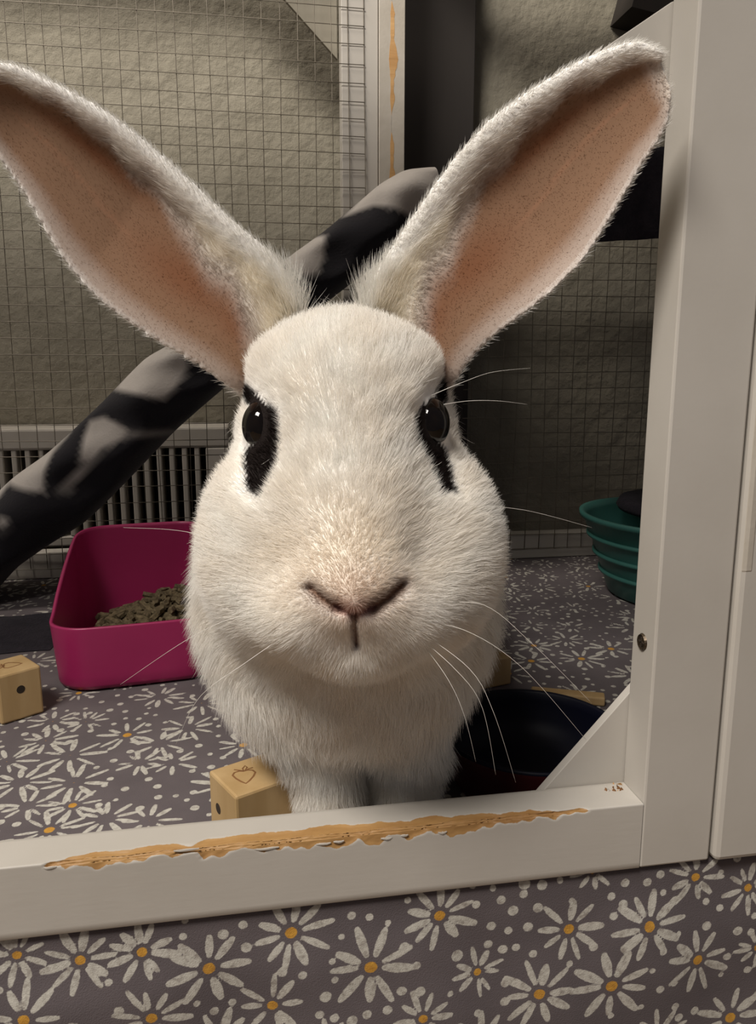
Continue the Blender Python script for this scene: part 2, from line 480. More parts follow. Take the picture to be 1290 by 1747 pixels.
# screw sunk in the inner side of the post
sp = at(1096, 1095, x=PX0)
bm = bmesh.new()
bmesh.ops.create_cone(bm, cap_ends=True, segments=24, radius1=0.36*CM, radius2=0.30*CM, depth=0.10*CM)
bmesh.ops.inset_region(bm, faces=[f for f in bm.faces if f.normal.z > 0.9], thickness=0.08*CM, depth=-0.03*CM)
me = bpy.data.meshes.new('screw'); bm.to_mesh(me); bm.free()
sc_ = link('screw', me, 'screw_metal', fr)
sc_.location = (PX0*CM-0.0002, (sp[1]-YF)*CM, sp[2]*CM); sc_.rotation_euler = (0, -math.pi/2, 0)
sc_['label'] = 'dark sunken screw'
bm = bmesh.new(); bm_box(bm, (-0.0021, -0.0003, 0), (0.0021, 0.0003, 0.0004)); bm_box(bm, (-0.0003, -0.0021, 0), (0.0003, 0.0021, 0.0004))
me = bpy.data.meshes.new('screw_slot'); bm.to_mesh(me); bm.free()
link('screw_slot', me, 'hole_dark', sc_)
# crumbs of chewed paint in the corner
cr = at(1068, 1342, z=RH)
for i in range(34):
    x, y = cr[0]+random.uniform(-1.3, 0.35)*random.random()**0.5, cr[1]-YF+random.uniform(-0.25, 0.55)
    if x > PX0-0.1 or y > TH-0.1: continue
    r_ = random.uniform(0.05, 0.17)
    V = [(x+r_*random.uniform(-1, 1), y+r_*random.uniform(-1, 1), RH-0.02+(r_*0.8 if k > 3 else 0)) for k in range(4)] + [(x, y, RH+r_*0.8)]
    bm = bmesh.new()
    for p in V: bm.verts.new([c*CM for c in p])
    bmesh.ops.convex_hull(bm, input=bm.verts)
    me = bpy.data.meshes.new('paint_crumb'); bm.to_mesh(me); bm.free()
    link('paint_crumb', me, random.choice(('raw_wood', 'white_paint', 'burnt_wood', 'burnt_wood')), fr)

# neighbouring frame, a finger's breadth of gap
sf = empty('side_frame', (PX1+0.12, YF-0.25, 0.05))
tag(sf, 'white painted frame stile beyond the dark gap at the right edge', 'frame')
box('stile', (0, 0, 0), (4.6, TH+0.3, 63.3), 'white_paint', sf, 0.22)
box('edge_strip', (0.02, -0.02, 12.2), (0.62, 0.6, 63.2), 'old_white_paint', sf, 0.2)

# ------------------------------------------------------------------ back mesh panels
PITCHW = 1.56
def wire_grid(name, x0, x1, z0, z1, y, parent, sway=0.12):
    Vs, Fs, off = [], [], 0
    def add(P, r_):
        nonlocal off
        V, Fc = tube_arrays(P, r_, 5)
        Vs.append(V); Fs.extend([tuple(i+off for i in f) for f in Fc]); off += len(V)
    t = np.linspace(0, 1, 9)
    for k in range(int((x1-x0)/PITCHW)+1):
        x = x0+k*PITCHW
        j = rng.standard_normal(2)*0.10
        add(np.stack([x+sway*np.sin(t*6+k*0.7)+j[0]*(t-0.5), y+0.04*np.sin(t*9+k), z0+(z1-z0)*t], 1), 0.040)
    for k in range(int((z1-z0)/PITCHW)+1):
        z = z0+k*PITCHW
        j = rng.standard_normal(2)*0.10
        add(np.stack([x0+(x1-x0)*t, y-0.06+0.04*np.sin(t*8+k), z+sway*np.sin(t*5+k*0.9)+j[0]*(t-0.5)], 1), 0.040)
    me = raw_mesh(name, np.concatenate(Vs), Fs)
    o = link(name, me, 'wire', parent, True)
    o['kind'] = 'stuff'
    return o
sx0, sx1, sx2 = at(583, 150, y=YB)[0], at(645, 150, y=YB)[0], at(690, 150, y=YB)[0]
wxe = at(622, 150, y=YB)[0]
ztop = 66.0
mp = empty('mesh_panel', (0, YB, 0))
tag(mp, 'tall white framed wire mesh panel against the plaster wall, behind the ears', 'panel')
box('stile', (sx0, 0, 0.05), (sx1, 1.8, ztop), 'white_paint', mp, 0.06)
box('top_rail', (-60, 0, ztop-3), (sx0-0.02, 1.8, ztop), 'white_paint', mp, 0.06)
box('bottom_rail', (-60, 0, 0.05), (sx0-0.02, 1.8, 2.6), 'white_paint', mp, 0.06)
box('stile', (-64, 0, 0.05), (-60.02, 1.8, ztop), 'white_paint', mp, 0.06)
ga, gb = at(496, 0, y=YB+1.2), at(583, 97, y=YB+1.2)
sl = (gb[2]-ga[2])/(gb[0]-ga[0])
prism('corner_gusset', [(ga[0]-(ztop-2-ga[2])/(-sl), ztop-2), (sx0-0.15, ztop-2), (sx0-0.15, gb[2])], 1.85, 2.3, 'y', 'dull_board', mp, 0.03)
wire_grid('wire_mesh', wxe-PITCHW*44, wxe, 1.0, ztop-1.0, -0.12, mp)
# hinge post of the next bay, its edge worn to bare wood
hp = empty('worn_post', (0, YB, 0))
tag(hp, 'narrow white post with worn bare wood edge beside the tall mesh panel', 'post')
box('post_body', (sx1+0.06, -0.2, 0.05), (sx2, 1.8, ztop), 'old_white_paint', hp, 0.05)
V, Fc = [], []
zz = np.arange(18, ztop, 0.35)
xw = at(668, 150, y=YB-0.2)[0]
for i, z in enumerate(zz):
    w = max(0.0, 0.24+0.22*math.sin(z*0.55)+0.12*math.sin(z*1.7+1)+random.uniform(-0.06, 0.06))
    V += [(xw-w*0.4, -0.215, z), (xw+w, -0.215, z), (xw+w, -0.16, z), (xw-w*0.4, -0.16, z)]
for i in range(len(zz)-1):
    a_ = i*4
    for j in range(4):
        Fc.append((a_+j, a_+4+j, a_+4+(j+1) % 4, a_+(j+1) % 4))
link('bare_wood', raw_mesh('bare_wood', V, Fc), 'raw_wood', hp)
# lower mesh panel in the shade of the loft
mp2 = empty('mesh_panel', (0, YB, 0))
tag(mp2, 'low wire mesh panel with white bottom rail in the shade under the loft', 'panel')
zt2 = at(1100, 330, y=YB)[2]
box('bottom_rail', (sx2+0.1, 0, 0.05), (62, 1.8, 2.7), 'white_paint', mp2, 0.06)
box('top_rail', (sx2+0.1, 0, zt2-2), (62, 1.8, zt2), 'white_paint', mp2, 0.06)
wire_grid('wire_mesh', sx2+1.0, 62, 1.05, zt2-0.6, -0.12, mp2)

# dark board standing against the wall behind
da, db = at(690, 100, y=YW-3)[0], at(811, 100, y=YW-3)[0]
o = box('dark_board', (da-2.5, YW-3, -30), (db, YW-0.4, 95), 'dark_board', None, 0.1)
tag(o, 'tall dark brown board standing upright against the plaster wall', 'board')

# ------------------------------------------------------------------ loft with a black fleece hanging over its edge
LY = 56.0
lz1 = at(1100, 232, y=LY)[2]; lz0 = at(1100, 412, y=LY)[2]
lx0 = at(845, 330, y=LY)[0]
lf = empty('loft_shelf', (0, LY, 0))
tag(lf, 'dark fleece covered loft shelf behind the upright right ear', 'shelf')
box('shelf_board', (lx0+0.6, 0.8, lz1-2.4), (62, YB-LY-2.2, lz1-0.6), 'dark_board', lf, 0.1)
for x in (lx0+0.0, 58):
    box('leg', (x, YB-LY-5.5, 0.05), (x+2.2, YB-LY-3.3, lz1-2.4), 'dark_board', lf, 0.1)
xs = np.linspace(lx0, 62, 90); pr = [(YB-LY-2.4, lz1-0.45), (10, lz1-0.4), (2, lz1-0.3), (0.6, lz1-0.5), (0.15, lz1-1.2)] + [(0.05, z) for z in np.linspace(lz1-2.2, lz0, 10)]
V, Fc = [], []
for x in xs:
    for i, (y, z) in enumerate(pr):
        k = max(0, i-4)/10
        V.append((x, y-k*(0.5+0.5*math.sin(x*0.8)+0.2*math.sin(x*2.1)), z+k*0.25*math.sin(x*0.45)))
n = len(pr)
for i in range(len(xs)-1):
    for j in range(n-1):
        Fc.append((i*n+j, (i+1)*n+j, (i+1)*n+j+1, i*n+j+1))
o = link('fleece_cover', raw_mesh('fleece_cover', V, Fc), 'dark_fleece', lf, True)
md = o.modifiers.new('thickness', 'SOLIDIFY'); md.thickness = 0.002; md.offset = 1
# small dark box up on the wall by the post
p0 = at(1078, 0, y=YW-5)
o = prism('wall_bracket', [(p0[0], at(1078, 12, y=YW-5)[2]), (at(1150, 40, y=YW-5)[0]+6, at(1150, 46, y=YW-5)[2]), (p0[0]+14, p0[2]+6), (p0[0]+1.2, p0[2]+4)], YW-5, YW-0.1, 'y', 'dark_board', None, 0.05)
tag(o, 'small dark bracket high on the wall, above the tip of the right ear', 'bracket')

# ------------------------------------------------------------------ ramp wrapped in striped fleece
m, nt, b = new_mat('striped_fleece')
ac = N(nt, 'ShaderNodeAttribute', attribute_name='stripe')
cr_ = N(nt, 'ShaderNodeMapRange'); cr_.inputs[1].default_value = -0.28; cr_.inputs[2].default_value = 0.28
nt.links.new(ac.outputs['Fac'], cr_.inputs[0])
nn = noise(nt, 30, 3)
light = ramp_node(nt, nn.outputs[0], [(0.3, (0.40, 0.37, 0.345)), (0.7, (0.50, 0.465, 0.435))])
mx = N(nt, 'ShaderNodeMix', data_type='RGBA'); nt.links.new(cr_.outputs[0], mx.inputs['Factor'])
mx.inputs['A'].default_value = (0.007, 0.006, 0.010, 1); nt.links.new(light.outputs[0], mx.inputs['B'])
nt.links.new(mx.outputs['Result'], b.inputs['Base Color'])
b.inputs['Roughness'].default_value = 1.0
b.inputs['Sheen Weight'].default_value = 0.12
nb = noise(nt, 500, 3); bump(nt, b, nb.outputs[0], 0.3, 0.001)
YR = 66.0
LIGHT_POLY = [[(0,817),(62,777),(108,743),(84,774),(74,805),(73,839),(40,836),(0,830)],
              [(186,665),(230,610),(270,585),(316,596),(319,628),(298,662),(279,682),(223,670)],
              [(149,721),(174,712),(214,730),(214,746),(174,765),(149,796),(118,839),(93,855),(136,796),(141,746)],
              [(0,882),(22,888),(0,908)],
              [(480,440),(531,392),(556,400),(552,439),(542,465),(526,470),(503,470)],
              [(592,362),(634,312),(664,292),(700,268),(750,268),(764,298),(726,344),(700,367),(675,355),(639,348)],
              [(-40,845),(0,817),(0,835),(-40,900)], [(-100,900),(-60,860),(-50,905),(-100,950)]]
def poly_sd(pu, pv, poly):
    P = np.array(poly, float); d = np.full(pu.shape, 1e9); inside = np.zeros(pu.shape, bool)
    for i in range(len(P)):
        a_, c_ = P[i], P[(i+1) % len(P)]
        e = c_-a_
        t = np.clip(((pu-a_[0])*e[0]+(pv-a_[1])*e[1])/(e@e), 0, 1)
        d = np.minimum(d, np.hypot(pu-a_[0]-t*e[0], pv-a_[1]-t*e[1]))
        cross = ((a_[1] > pv) != (c_[1] > pv)) & (pu < (c_[0]-a_[0])*(pv-a_[1])/(c_[1]-a_[1]+1e-12)+a_[0])
        inside ^= cross
    return np.where(inside, -d, d)
def build_ramp():
    up = [(-140,945),(-60,885),(0,824),(60,782),(110,738),(160,690),(200,648),(240,608),(300,575),(380,520),(440,475),(500,425),(560,382),(610,340),(660,296),(700,274),(748,272)]
    lo = [(-60,1060),(0,992),(62,948),(130,906),(185,852),(240,795),(290,742),(335,702),(375,668),(430,620),(490,570),(540,528),(590,490),(640,452),(690,420),(730,392),(770,360)]
    n = len(up)
    tt = np.linspace(0, n-1, 150)
    U = np.array([at(u, v, y=YR) for u, v in up]); L = np.array([at(u, v, y=YR) for u, v in lo])
    ip = lambda A: np.stack([np.interp(tt, np.arange(n), A[:, k]) for k in range(3)], 1)
    U, L = ip(U), ip(L)
    ker = np.ones(5)/5
    sm = lambda A: np.stack([np.convolve(np.pad(A[:, k], 2, 'edge'), ker, 'valid') for k in range(3)], 1)
    U, L = sm(U), sm(L)
    # keep the low end on the floor
    C = (U+L)/2; H = (U-L)/2
    na = 56
    ang = np.linspace(0, 2*np.pi, na, endpoint=False)
    sg = lambda a_: np.sign(a_)*np.abs(a_)**0.72
    V = []
    for i in range(len(tt)):
        wob = 0.25*np.sin(ang*3+i*0.17)+0.18*np.sin(ang*5-i*0.31)
        c, s = sg(np.cos(ang)), sg(np.sin(ang))
        ring = C[i]+H[i][None]*c[:, None]+np.stack([0*ang, -s*(4.6+wob), 0*ang], 1)+np.array([0, 4.6, 0])
        V.append(ring)
    V = np.concatenate(V)
    V[:, 2] = np.maximum(V[:, 2], 0.05)
    k = na; nn_ = len(tt)
    i = np.arange(nn_-1)[:, None]*k; j = np.arange(k)[None]; j2 = (j+1) % k
    Q = np.stack([(i+j).ravel(), (i+j2).ravel(), (i+k+j2).ravel(), (i+k+j).ravel()], 1)
    me = np_mesh('ramp', V, Q)
    # print: patches laid out on the flat of the ramp (straight across its depth)
    q = np.stack([V[:, 0], np.full(len(V), YR), V[:, 2]], 1)-CAM
    zz_ = q@Fv; pu = CX+FPX*(q@Rv)/zz_; pv = CY-FPX*(q@Uv)/zz_
    sd = np.full(len(V), 1e9)
    for P in LIGHT_POLY:
        sd = np.minimum(sd, poly_sd(pu, pv, P))
    val = -sd*0.05
    val = np.where(V[:, 1] > YR+6.5, 0.25*np.sin(V[:, 0]*0.5+V[:, 2]*0.4), val)
    # brushed grey streaks in the black
    streak = 0.10*np.exp(-((pv-741)/7)**2)*((pu > 205) & (pu < 290))
    a_ = me.attributes.new('stripe', 'FLOAT', 'POINT'); a_.data.foreach_set('value', np.clip(np.maximum(val, -0.28+streak*2), -1, 1).astype(np.float32))
    rp = link('fleece_ramp', me, 'striped_fleece', None, True)
    tag(rp, 'padded ramp wrapped in black and pale grey wavy striped fleece, climbing behind the rabbit', 'ramp')
    me.validate()
build_ramp()

# ------------------------------------------------------------------ slotted heater on the wall, low down
HYB = YW-0.3; HY = 81.0
hx1 = at(392, 800, y=HY)[0]; hx0 = -62.0
hz1 = at(200, 730, y=HY)[2]; hzs = at(200, 768, y=HY)[2]; hzb = 3.2
ht = empty('wall_heater', (0, HY, 0))
tag(ht, 'pale wall heater with a row of vertical slots under the ramp', 'heater')
box('case_back', (hx0, 4.5, hzb), (hx1-0.4, HYB-HY, hz1-0.3), 'heater_dark', ht)
box('top_panel', (hx0-0.3, 0, hzs+0.1), (hx1, HYB-HY, hz1), 'heater_white', ht, 0.25)
box('end_panel', (at(352, 800, y=HY)[0], 0, hzb), (hx1, HYB-HY-0.1, hzs+0.09), 'heater_white', ht, 0.15)
box('bottom_panel', (hx0-0.3, 0.02, hzb-1.0), (hx1, HYB-HY-0.05, hzb-0.02), 'heater_white', ht, 0.15)
stp = (at(336, 800, y=HY)[0]-at(138, 800, y=HY)[0])/9.0
xl = at(337, 800, y=HY)[0]
sl_me = None
k = 0
while xl-k*stp > -45:
    if sl_me is None:
        s0 = box('slat', (-0.26, 0.1, hzb), (0.26, 3.4, hzs+0.15), 'heater_white', ht, 0.12); sl_me = s0.data
    else:
        s0 = bpy.data.objects.new('slat', sl_me); COL.objects.link(s0); s0.parent = ht
    s0.location = ((xl-k*stp)*CM, 0, 0)
    k += 1

# ------------------------------------------------------------------ pink litter tray
def build_tray():
    fa, fb = at(140, 1187, z=0), at(335, 1164, z=0)
    d = (fb-fa)[:2]; th = math.atan2(d[1], d[0])
    ex, ey = np.array([math.cos(th), math.sin(th)]), np.array([-math.sin(th), math.cos(th)])
    W, Dp = 11.5, 13.5
    org = fa[:2]-ex*2.2
    t = empty('litter_tray', (org[0], org[1], 0.05), th)
    tag(t, 'bright pink plastic litter tray with a low front and high back', 'litter tray')
    lz = at(150, 1079, y=fa[1]-0.6)[2]              # lip height at the front
    # plan outline: rounded rectangle; walls lean outward; height depends on depth
    def outline(x0, x1, y0, y1, r_, n=10):
        pts = []
        for cx_, cy_, a0 in ((x1-r_, y1-r_, 0), (x0+r_, y1-r_, 90), (x0+r_, y0+r_, 180), (x1-r_, y0+r_, 270)):
            for i in range(n+1):
                a_ = math.radians(a0+90*i/n); pts.append((cx_+r_*math.cos(a_), cy_+r_*math.sin(a_)))
        out = []
        for i, p in enumerate(pts):            # subdivide the long straight runs
            q = pts[(i+1) % len(pts)]
            m_ = max(1, int(math.hypot(q[0]-p[0], q[1]-p[1])/0.8))
            for k_ in range(m_): out.append((p[0]+(q[0]-p[0])*k_/m_, p[1]+(q[1]-p[1])*k_/m_))
        return out
    base = outline(0.9, W-0.9, 0.5, Dp-0.6, 2.2)
    n = len(base)
    zb = at(230, 897, y=fa[1]+Dp*0.97)[2]
    hgt = lambda y: lz+(zb-lz)*float(sstep(2.2, 13.0, y))**0.9
    V, Fc = [], []
    lev = [(0.0, 0.0), (0.02, 0.10), (0.10, 0.30), (0.3, 0.55), (0.55, 0.75), (0.8, 0.92), (1.0, 1.0)]
    cx_, cy_ = W/2, Dp/2
    def ring(f, inset, dz=0.0):
        for x, y in base:
            H_ = hgt(y)
            z = f*H_+dz
            fl = 0.28+0.09*min(z, 5)-0.06*max(0, z-5)-inset if f > 0 else -inset
            L_ = math.hypot((x-cx_)/W, (y-cy_)/Dp)
            nx_, ny_ = (x-cx_)/W**1.2, (y-cy_)/Dp**1.2
            nl = math.hypot(nx_, ny_)
            V.append((x+nx_/nl*fl+1.7*max(0.0, y-2.0)/Dp*(1-x/W), y+ny_/nl*fl, z))
    fs = [0.0, 0.03, 0.10, 0.25, 0.5, 0.75, 0.97, 1.0]
    for f in fs: ring(f, 0.35 if f == 0 else (0.12 if f == 0.03 else 0.0))
    for f in [1.0, 0.97, 0.75, 0.5, 0.25, 0.10]: ring(f, 0.22)
    ring(0.06, 0.5)
    nr = len(fs)+7
    for i in range(nr-1):
        for j in range(n):
            j2 = (j+1) % n
            Fc.append((i*n+j, i*n+j2, (i+1)*n+j2, (i+1)*n+j))
    Fc.append(tuple(range(n))[::-1]); Fc.append(tuple(range((nr-1)*n, nr*n)))
    o = link('tray_body', raw_mesh('tray_body', V, Fc), 'pink_plastic', t, True)
    # litter: a heap of pellets
    Vs, Fs, off = [], [], 0
    top = lambda x, y: lz*0.42+2.4*math.exp(-((x-8.6)/2.6)**2-((y-7.5)/3.2)**2)
    bx, by = np.meshgrid(np.linspace(2.8, W-1.6, 24), np.linspace(1.4, Dp-1.5, 18))
    for x, y in zip(bx.ravel(), by.ravel()): Vs.append([(x, y, top(x, y)-0.3)])
    for r_ in range(17):
        for c_ in range(23): Fs.append((r_*24+c_, r_*24+c_+1, (r_+1)*24+c_+1, (r_+1)*24+c_))
    off = 24*18
    for i in range(320):
        x, y = random.uniform(3.0, W-2), random.uniform(1.8, Dp-2)
        c = np.array((x, y, top(x, y)+random.uniform(-0.3, 0.25)))
        a_ = random.random()*6.28; L_ = random.uniform(0.3, 0.9); dv = np.array((math.cos(a_), math.sin(a_), random.uniform(-.4, .4)))*L_
        v_, f_ = tube_arrays([c-dv, c, c+dv], [0.2, 0.27, 0.19], 5)
        Vs.append(v_); Fs += [tuple(q+off for q in f) for f in f_]; off += len(v_)
    l = link('litter', raw_mesh('litter', np.concatenate([np.asarray(v) for v in Vs]), Fs), 'litter', t)
    l['kind'] = 'stuff'; l['label'] = 'brown litter and hay heaped in the tray'
build_tray()

# ------------------------------------------------------------------ dark fleece mat at the foot of the ramp
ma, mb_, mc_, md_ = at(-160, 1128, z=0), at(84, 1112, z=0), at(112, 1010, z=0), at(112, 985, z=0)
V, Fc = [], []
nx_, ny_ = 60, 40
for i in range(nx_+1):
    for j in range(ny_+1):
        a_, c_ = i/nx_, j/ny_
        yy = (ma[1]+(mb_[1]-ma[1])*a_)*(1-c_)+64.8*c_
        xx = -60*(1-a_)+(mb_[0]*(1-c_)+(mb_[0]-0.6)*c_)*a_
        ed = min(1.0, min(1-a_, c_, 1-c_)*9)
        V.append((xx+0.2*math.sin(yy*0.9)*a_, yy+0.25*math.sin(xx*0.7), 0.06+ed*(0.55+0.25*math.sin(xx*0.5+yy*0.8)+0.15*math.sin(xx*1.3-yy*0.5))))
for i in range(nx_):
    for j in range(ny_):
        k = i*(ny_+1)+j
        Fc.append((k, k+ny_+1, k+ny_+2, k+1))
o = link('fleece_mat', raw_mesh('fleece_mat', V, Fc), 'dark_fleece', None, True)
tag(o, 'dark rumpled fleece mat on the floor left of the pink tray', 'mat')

# ------------------------------------------------------------------ wooden toy blocks
def strip_path(pts, w, z, name, parent, mat='burnt_wood', closed=False):
    P = [np.array(p, float) for p in pts]
    if closed: P = P+[P[0]]
    V, Fc = [], []
    for i, p in enumerate(P):
        a_ = P[max(0, i-1)]; c_ = P[min(len(P)-1, i+1)]
        if closed and i in (0, len(P)-1): a_, c_ = P[-2], P[1]
        tdir = (c_-a_)/max(1e-6, np.linalg.norm(c_-a_)); nrm = np.array((-tdir[1], tdir[0]))
        for sgn in (1, -1):
            for dz in (0.004, -0.03):
                q = p+nrm*w*sgn; V.append((q[0], q[1], z+dz))
    for i in range(len(P)-1):
        a_ = i*4
        Fc += [(a_, a_+2, a_+6, a_+4), (a_+1, a_+5, a_+7, a_+3), (a_, a_+4, a_+5, a_+1), (a_+2, a_+3, a_+7, a_+6)]
    Fc += [(0, 1, 3, 2), (len(V)-4, len(V)-2, len(V)-1, len(V)-3)]
    return link(name, raw_mesh(name, V, Fc), mat, parent)
def block(c, rz, sx, sy, h, label, heart=True, hole=None, heart_at=(0, 0), hrot=0.0, hs=1.0):
    t = empty('toy_block', (c[0], c[1], 0.04), rz)
    tag(t, label, 'toy block', 'wooden chew blocks')
    box('block_body', (-sx/2, -sy/2, 0), (sx/2, sy/2, h), 'toy_wood', t, 0.12)
    rot = lambda p: (heart_at[0]+hs*(p[0]*math.cos(hrot)-p[1]*math.sin(hrot)), heart_at[1]+hs*(p[0]*math.sin(hrot)+p[1]*math.cos(hrot)))
    if heart:
        body = [(0, -0.75), (0.18, -0.55), (0.40, -0.2), (0.52, 0.12), (0.42, 0.34), (0.2, 0.42), (0, 0.36), (-0.2, 0.42), (-0.42, 0.34), (-0.52, 0.12), (-0.40, -0.2), (-0.18, -0.55)]
        strip_path([rot(p) for p in body], 0.045, h, 'burnt_strawberry', t, closed=True)
        strip_path([rot(p) for p in ((-0.42, 0.62), (-0.2, 0.5), (0, 0.4), (-0.02, 0.62), (0.12, 0.85), (0.2, 0.66), (0.08, 0.44), (0.26, 0.52), (0.46, 0.58))], 0.042, h, 'burnt_leaf', t)
    for face, a_, z in hole or []:
        bm = bmesh.new(); bmesh.ops.create_cone(bm, cap_ends=True, segments=20, radius1=0.24*CM, radius2=0.24*CM, depth=0.3*CM)
        me = bpy.data.meshes.new('drilled_hole'); bm.to_mesh(me); bm.free()
        ho = link('drilled_hole', me, 'hole_dark', t)
        if face == 'x-': ho.location = (-sx/2*CM+0.0014, a_*CM, z*CM); ho.rotation_euler = (0, math.pi/2, 0)
        elif face == 'x+': ho.location = (sx/2*CM-0.0014, a_*CM, z*CM); ho.rotation_euler = (0, math.pi/2, 0)
        elif face == 'y-': ho.location = (a_*CM, -sy/2*CM+0.0014, z*CM); ho.rotation_euler = (math.pi/2, 0, 0)
    return t
# block at the rail
hb = 2.55
f0, f1, f2 = at(402, 1362, z=hb), at(328, 1327, z=hb), at(489, 1331, z=hb)
e1 = (f2-f0)[:2]; rz = math.atan2(e1[1], e1[0]); ll = np.linalg.norm(e1)
e2 = np.array((-math.sin(rz), math.cos(rz))); wd = abs(np.dot((f1-f0)[:2], e2))
print('block edges', ll, wd, math.degrees(rz), f0, f1, f2)
sx_, sy_ = 3.1, 2.7
cc = f0[:2]+np.array((math.cos(rz), math.sin(rz)))*sx_/2+e2*sy_/2
block(cc, rz, sx_, sy_, hb, 'wooden block with a burnt strawberry outline, touching the white rail', hole=[('x-', 0.45, 1.15)], heart_at=(-0.45, 0.05), hrot=-rz+0.1, hs=0.95)
# block at the left edge
g0_, g1_ = at(3, 1239, z=0), at(76, 1216, z=0)
e1 = (g1_-g0_)[:2]; rz = math.atan2(e1[1], e1[0]); ll = np.linalg.norm(e1)
print('block2', ll, math.degrees(rz), 'h', at(3, 1156, y=g0_[1])[2])
e2 = np.array((-math.sin(rz), math.cos(rz)))
h2_ = at(3, 1156, y=g0_[1])[2]
cc = g0_[:2]+np.array((math.cos(rz), math.sin(rz)))*ll/2+e2*1.35
block(cc, rz, ll, 2.7, h2_, 'wooden block with a drilled front, cut by the left edge before the pink tray', hole=[('y-', 0.0, h2_*0.62)], hrot=1.2, hs=0.85)
# block half hidden behind the rabbit
g0_ = at(872, 1172, z=0)
block((g0_[0]-1.5, g0_[1]+1.2), 0.25, 2.7, 2.5, 1.9, 'small wooden block in the shade between rabbit and dark bowl', heart=False)
# flat stick behind the bowl
a_, c_ = at(925, 1184, z=0.3), at(1012, 1192, z=0.3)
d = c_-a_; t = empty('wooden_stick', ((a_[0]+c_[0])/2, (a_[1]+c_[1])/2, 0.04), math.atan2(d[1], d[0]))
tag(t, 'short flat tan wooden stick lying behind the dark bowl', 'stick')
box('stick_body', (-2.2, -0.45, 0), (2.2, 0.45, 0.55), 'toy_wood', t, 0.1)
box('bark_edge', (-2.15, 0.451, 0.05), (2.15, 0.53, 0.45), 'raw_wood', t, 0.03)

# ------------------------------------------------------------------ bowl
bh = 2.9
bc = at(905, 1250, z=bh)+np.array([0.2, 0.6, 0])
rB = 4.5
bw = empty('food_bowl', (bc[0], bc[1], 0.04))
tag(bw, 'dark glazed bowl, navy inside and maroon outside, behind the right end of the rail', 'bowl')
print('bowl', bc, rB)
lathe('bowl_wall', [(0, 0.0), (rB*0.74, 0.0), (rB*0.80, 0.12), (rB*0.86, 0.6), (rB*0.94, 1.6), (rB*0.985, 2.5), (rB, 2.75), (rB*0.995, 2.88), (rB*0.97, 2.9), (rB*0.945, 2.8), (rB*0.93, 2.4), (rB*0.88, 1.5), (rB*0.78, 0.75), (rB*0.6, 0.5), (0, 0.45)],
      ['maroon_glaze', 'navy_glaze'], bw, mats=[0]*6+[1]*8)

# ------------------------------------------------------------------ teal bin by the post
tb0 = at(1083, 1046, z=0)
tc = np.array((tb0[0]+7.2, tb0[1]+4.5))
rimz = at(1000, 882, y=tc[1])[2]
rr = tc[0]-at(1003, 890, y=tc[1])[0]
print('teal', tc, rimz, rr)
tb = empty('teal_bin', (tc[0], tc[1], 0.04))
tag(tb, 'teal plastic tub with sloping sides, half hidden by the white post', 'tub')
hR = rimz
lathe('tub_body', [(0, 0), (rr*0.66, 0), (rr*0.70, 0.25), (rr*0.82, hR*0.5), (rr*0.95, hR*0.93), (rr*0.985, hR*0.94), (rr*0.99, hR), (rr*0.95, hR*1.0), (rr*0.92, hR*0.92), (rr*0.66, 0.4), (0, 0.4)], ['teal_plastic'], tb)
for k in range(3):
    z = hR*(0.28+0.22*k); r0 = rr*(0.70+0.26*(z/(hR*0.93)))+0.02
    lathe('ridge', [(r0-0.15, z-0.2), (r0+0.10, z-0.1), (r0+0.12, z+0.1), (r0-0.1, z+0.22)], ['teal_plastic'], tb)
tp = at(1062, 858, y=tc[1]-1)
o = empty('tub_lid', (tc[0]+rr*0.30, tc[1]+0.5, hR+0.06))
tag(o, 'small dark lid lying on the rim of the teal tub', 'lid')
lathe('lid_plate', [(0, 0), (rr*0.88, 0), (rr*0.90, 0.3), (rr*0.87, 0.9), (rr*0.8, 1.0), (0, 1.0)], ['dark_fleece'], o)
lathe('lid_knob', [(0, 1.0), (0.8, 1.0), (0.9, 1.5), (0.6, 1.8), (0, 1.8)], ['dark_fleece'], o)

#RABBIT
# ------------------------------------------------------------------ the rabbit (built in centimetres in the frame it faces: x across, y up, z towards its nose)
def K(u, v, d):
    return np.array([(u-CX)*d/FPX, -(v-CY)*d/FPX, -d])
BASIS = np.stack([Rv, Uv, -Fv], 0)          # rows: rabbit axes in world
def to_world(P):
    return CAM + np.asarray(P) @ BASIS
def from_world(P):
    return (np.asarray(P)-CAM) @ BASIS.T

def sd_ell(P, c, r_):
    q = P-np.asarray(c, np.float32); r_ = np.asarray(r_, np.float32)
    k0 = np.sqrt(((q/r_)**2).sum(-1)); k1 = np.sqrt(((q/(r_*r_))**2).sum(-1))
    return k0*(k0-1)/np.maximum(k1, 1e-6)
def sd_cone(P, a_, b_, ra, rb):
    a_ = np.asarray(a_, np.float32); e = np.asarray(b_, np.float32)-a_
    q = P-a_; t = np.clip((q@e)/(e@e), 0, 1)
    return np.sqrt(((q-t[..., None]*e)**2).sum(-1))-(ra+(rb-ra)*t)
def smin(a_, b_, k):
    h = np.clip(0.5+0.5*(b_-a_)/k, 0, 1)
    return b_+(a_-b_)*h-k*h*(1-h)

NOSE = K(603, 1030, 22.7)
EYES = [K(449, 727, 27.05), K(732, 722, 27.05)]
legL0, legL1 = K(545, 1150, 32.4), from_world(at(566, 1400, y=30.3))
legR0, legR1 = K(672, 1150, 32.4), from_world(at(694, 1390, y=30.5))
def floor_pt(P, z):
    w = to_world(P); w[2] = z; return from_world(w)

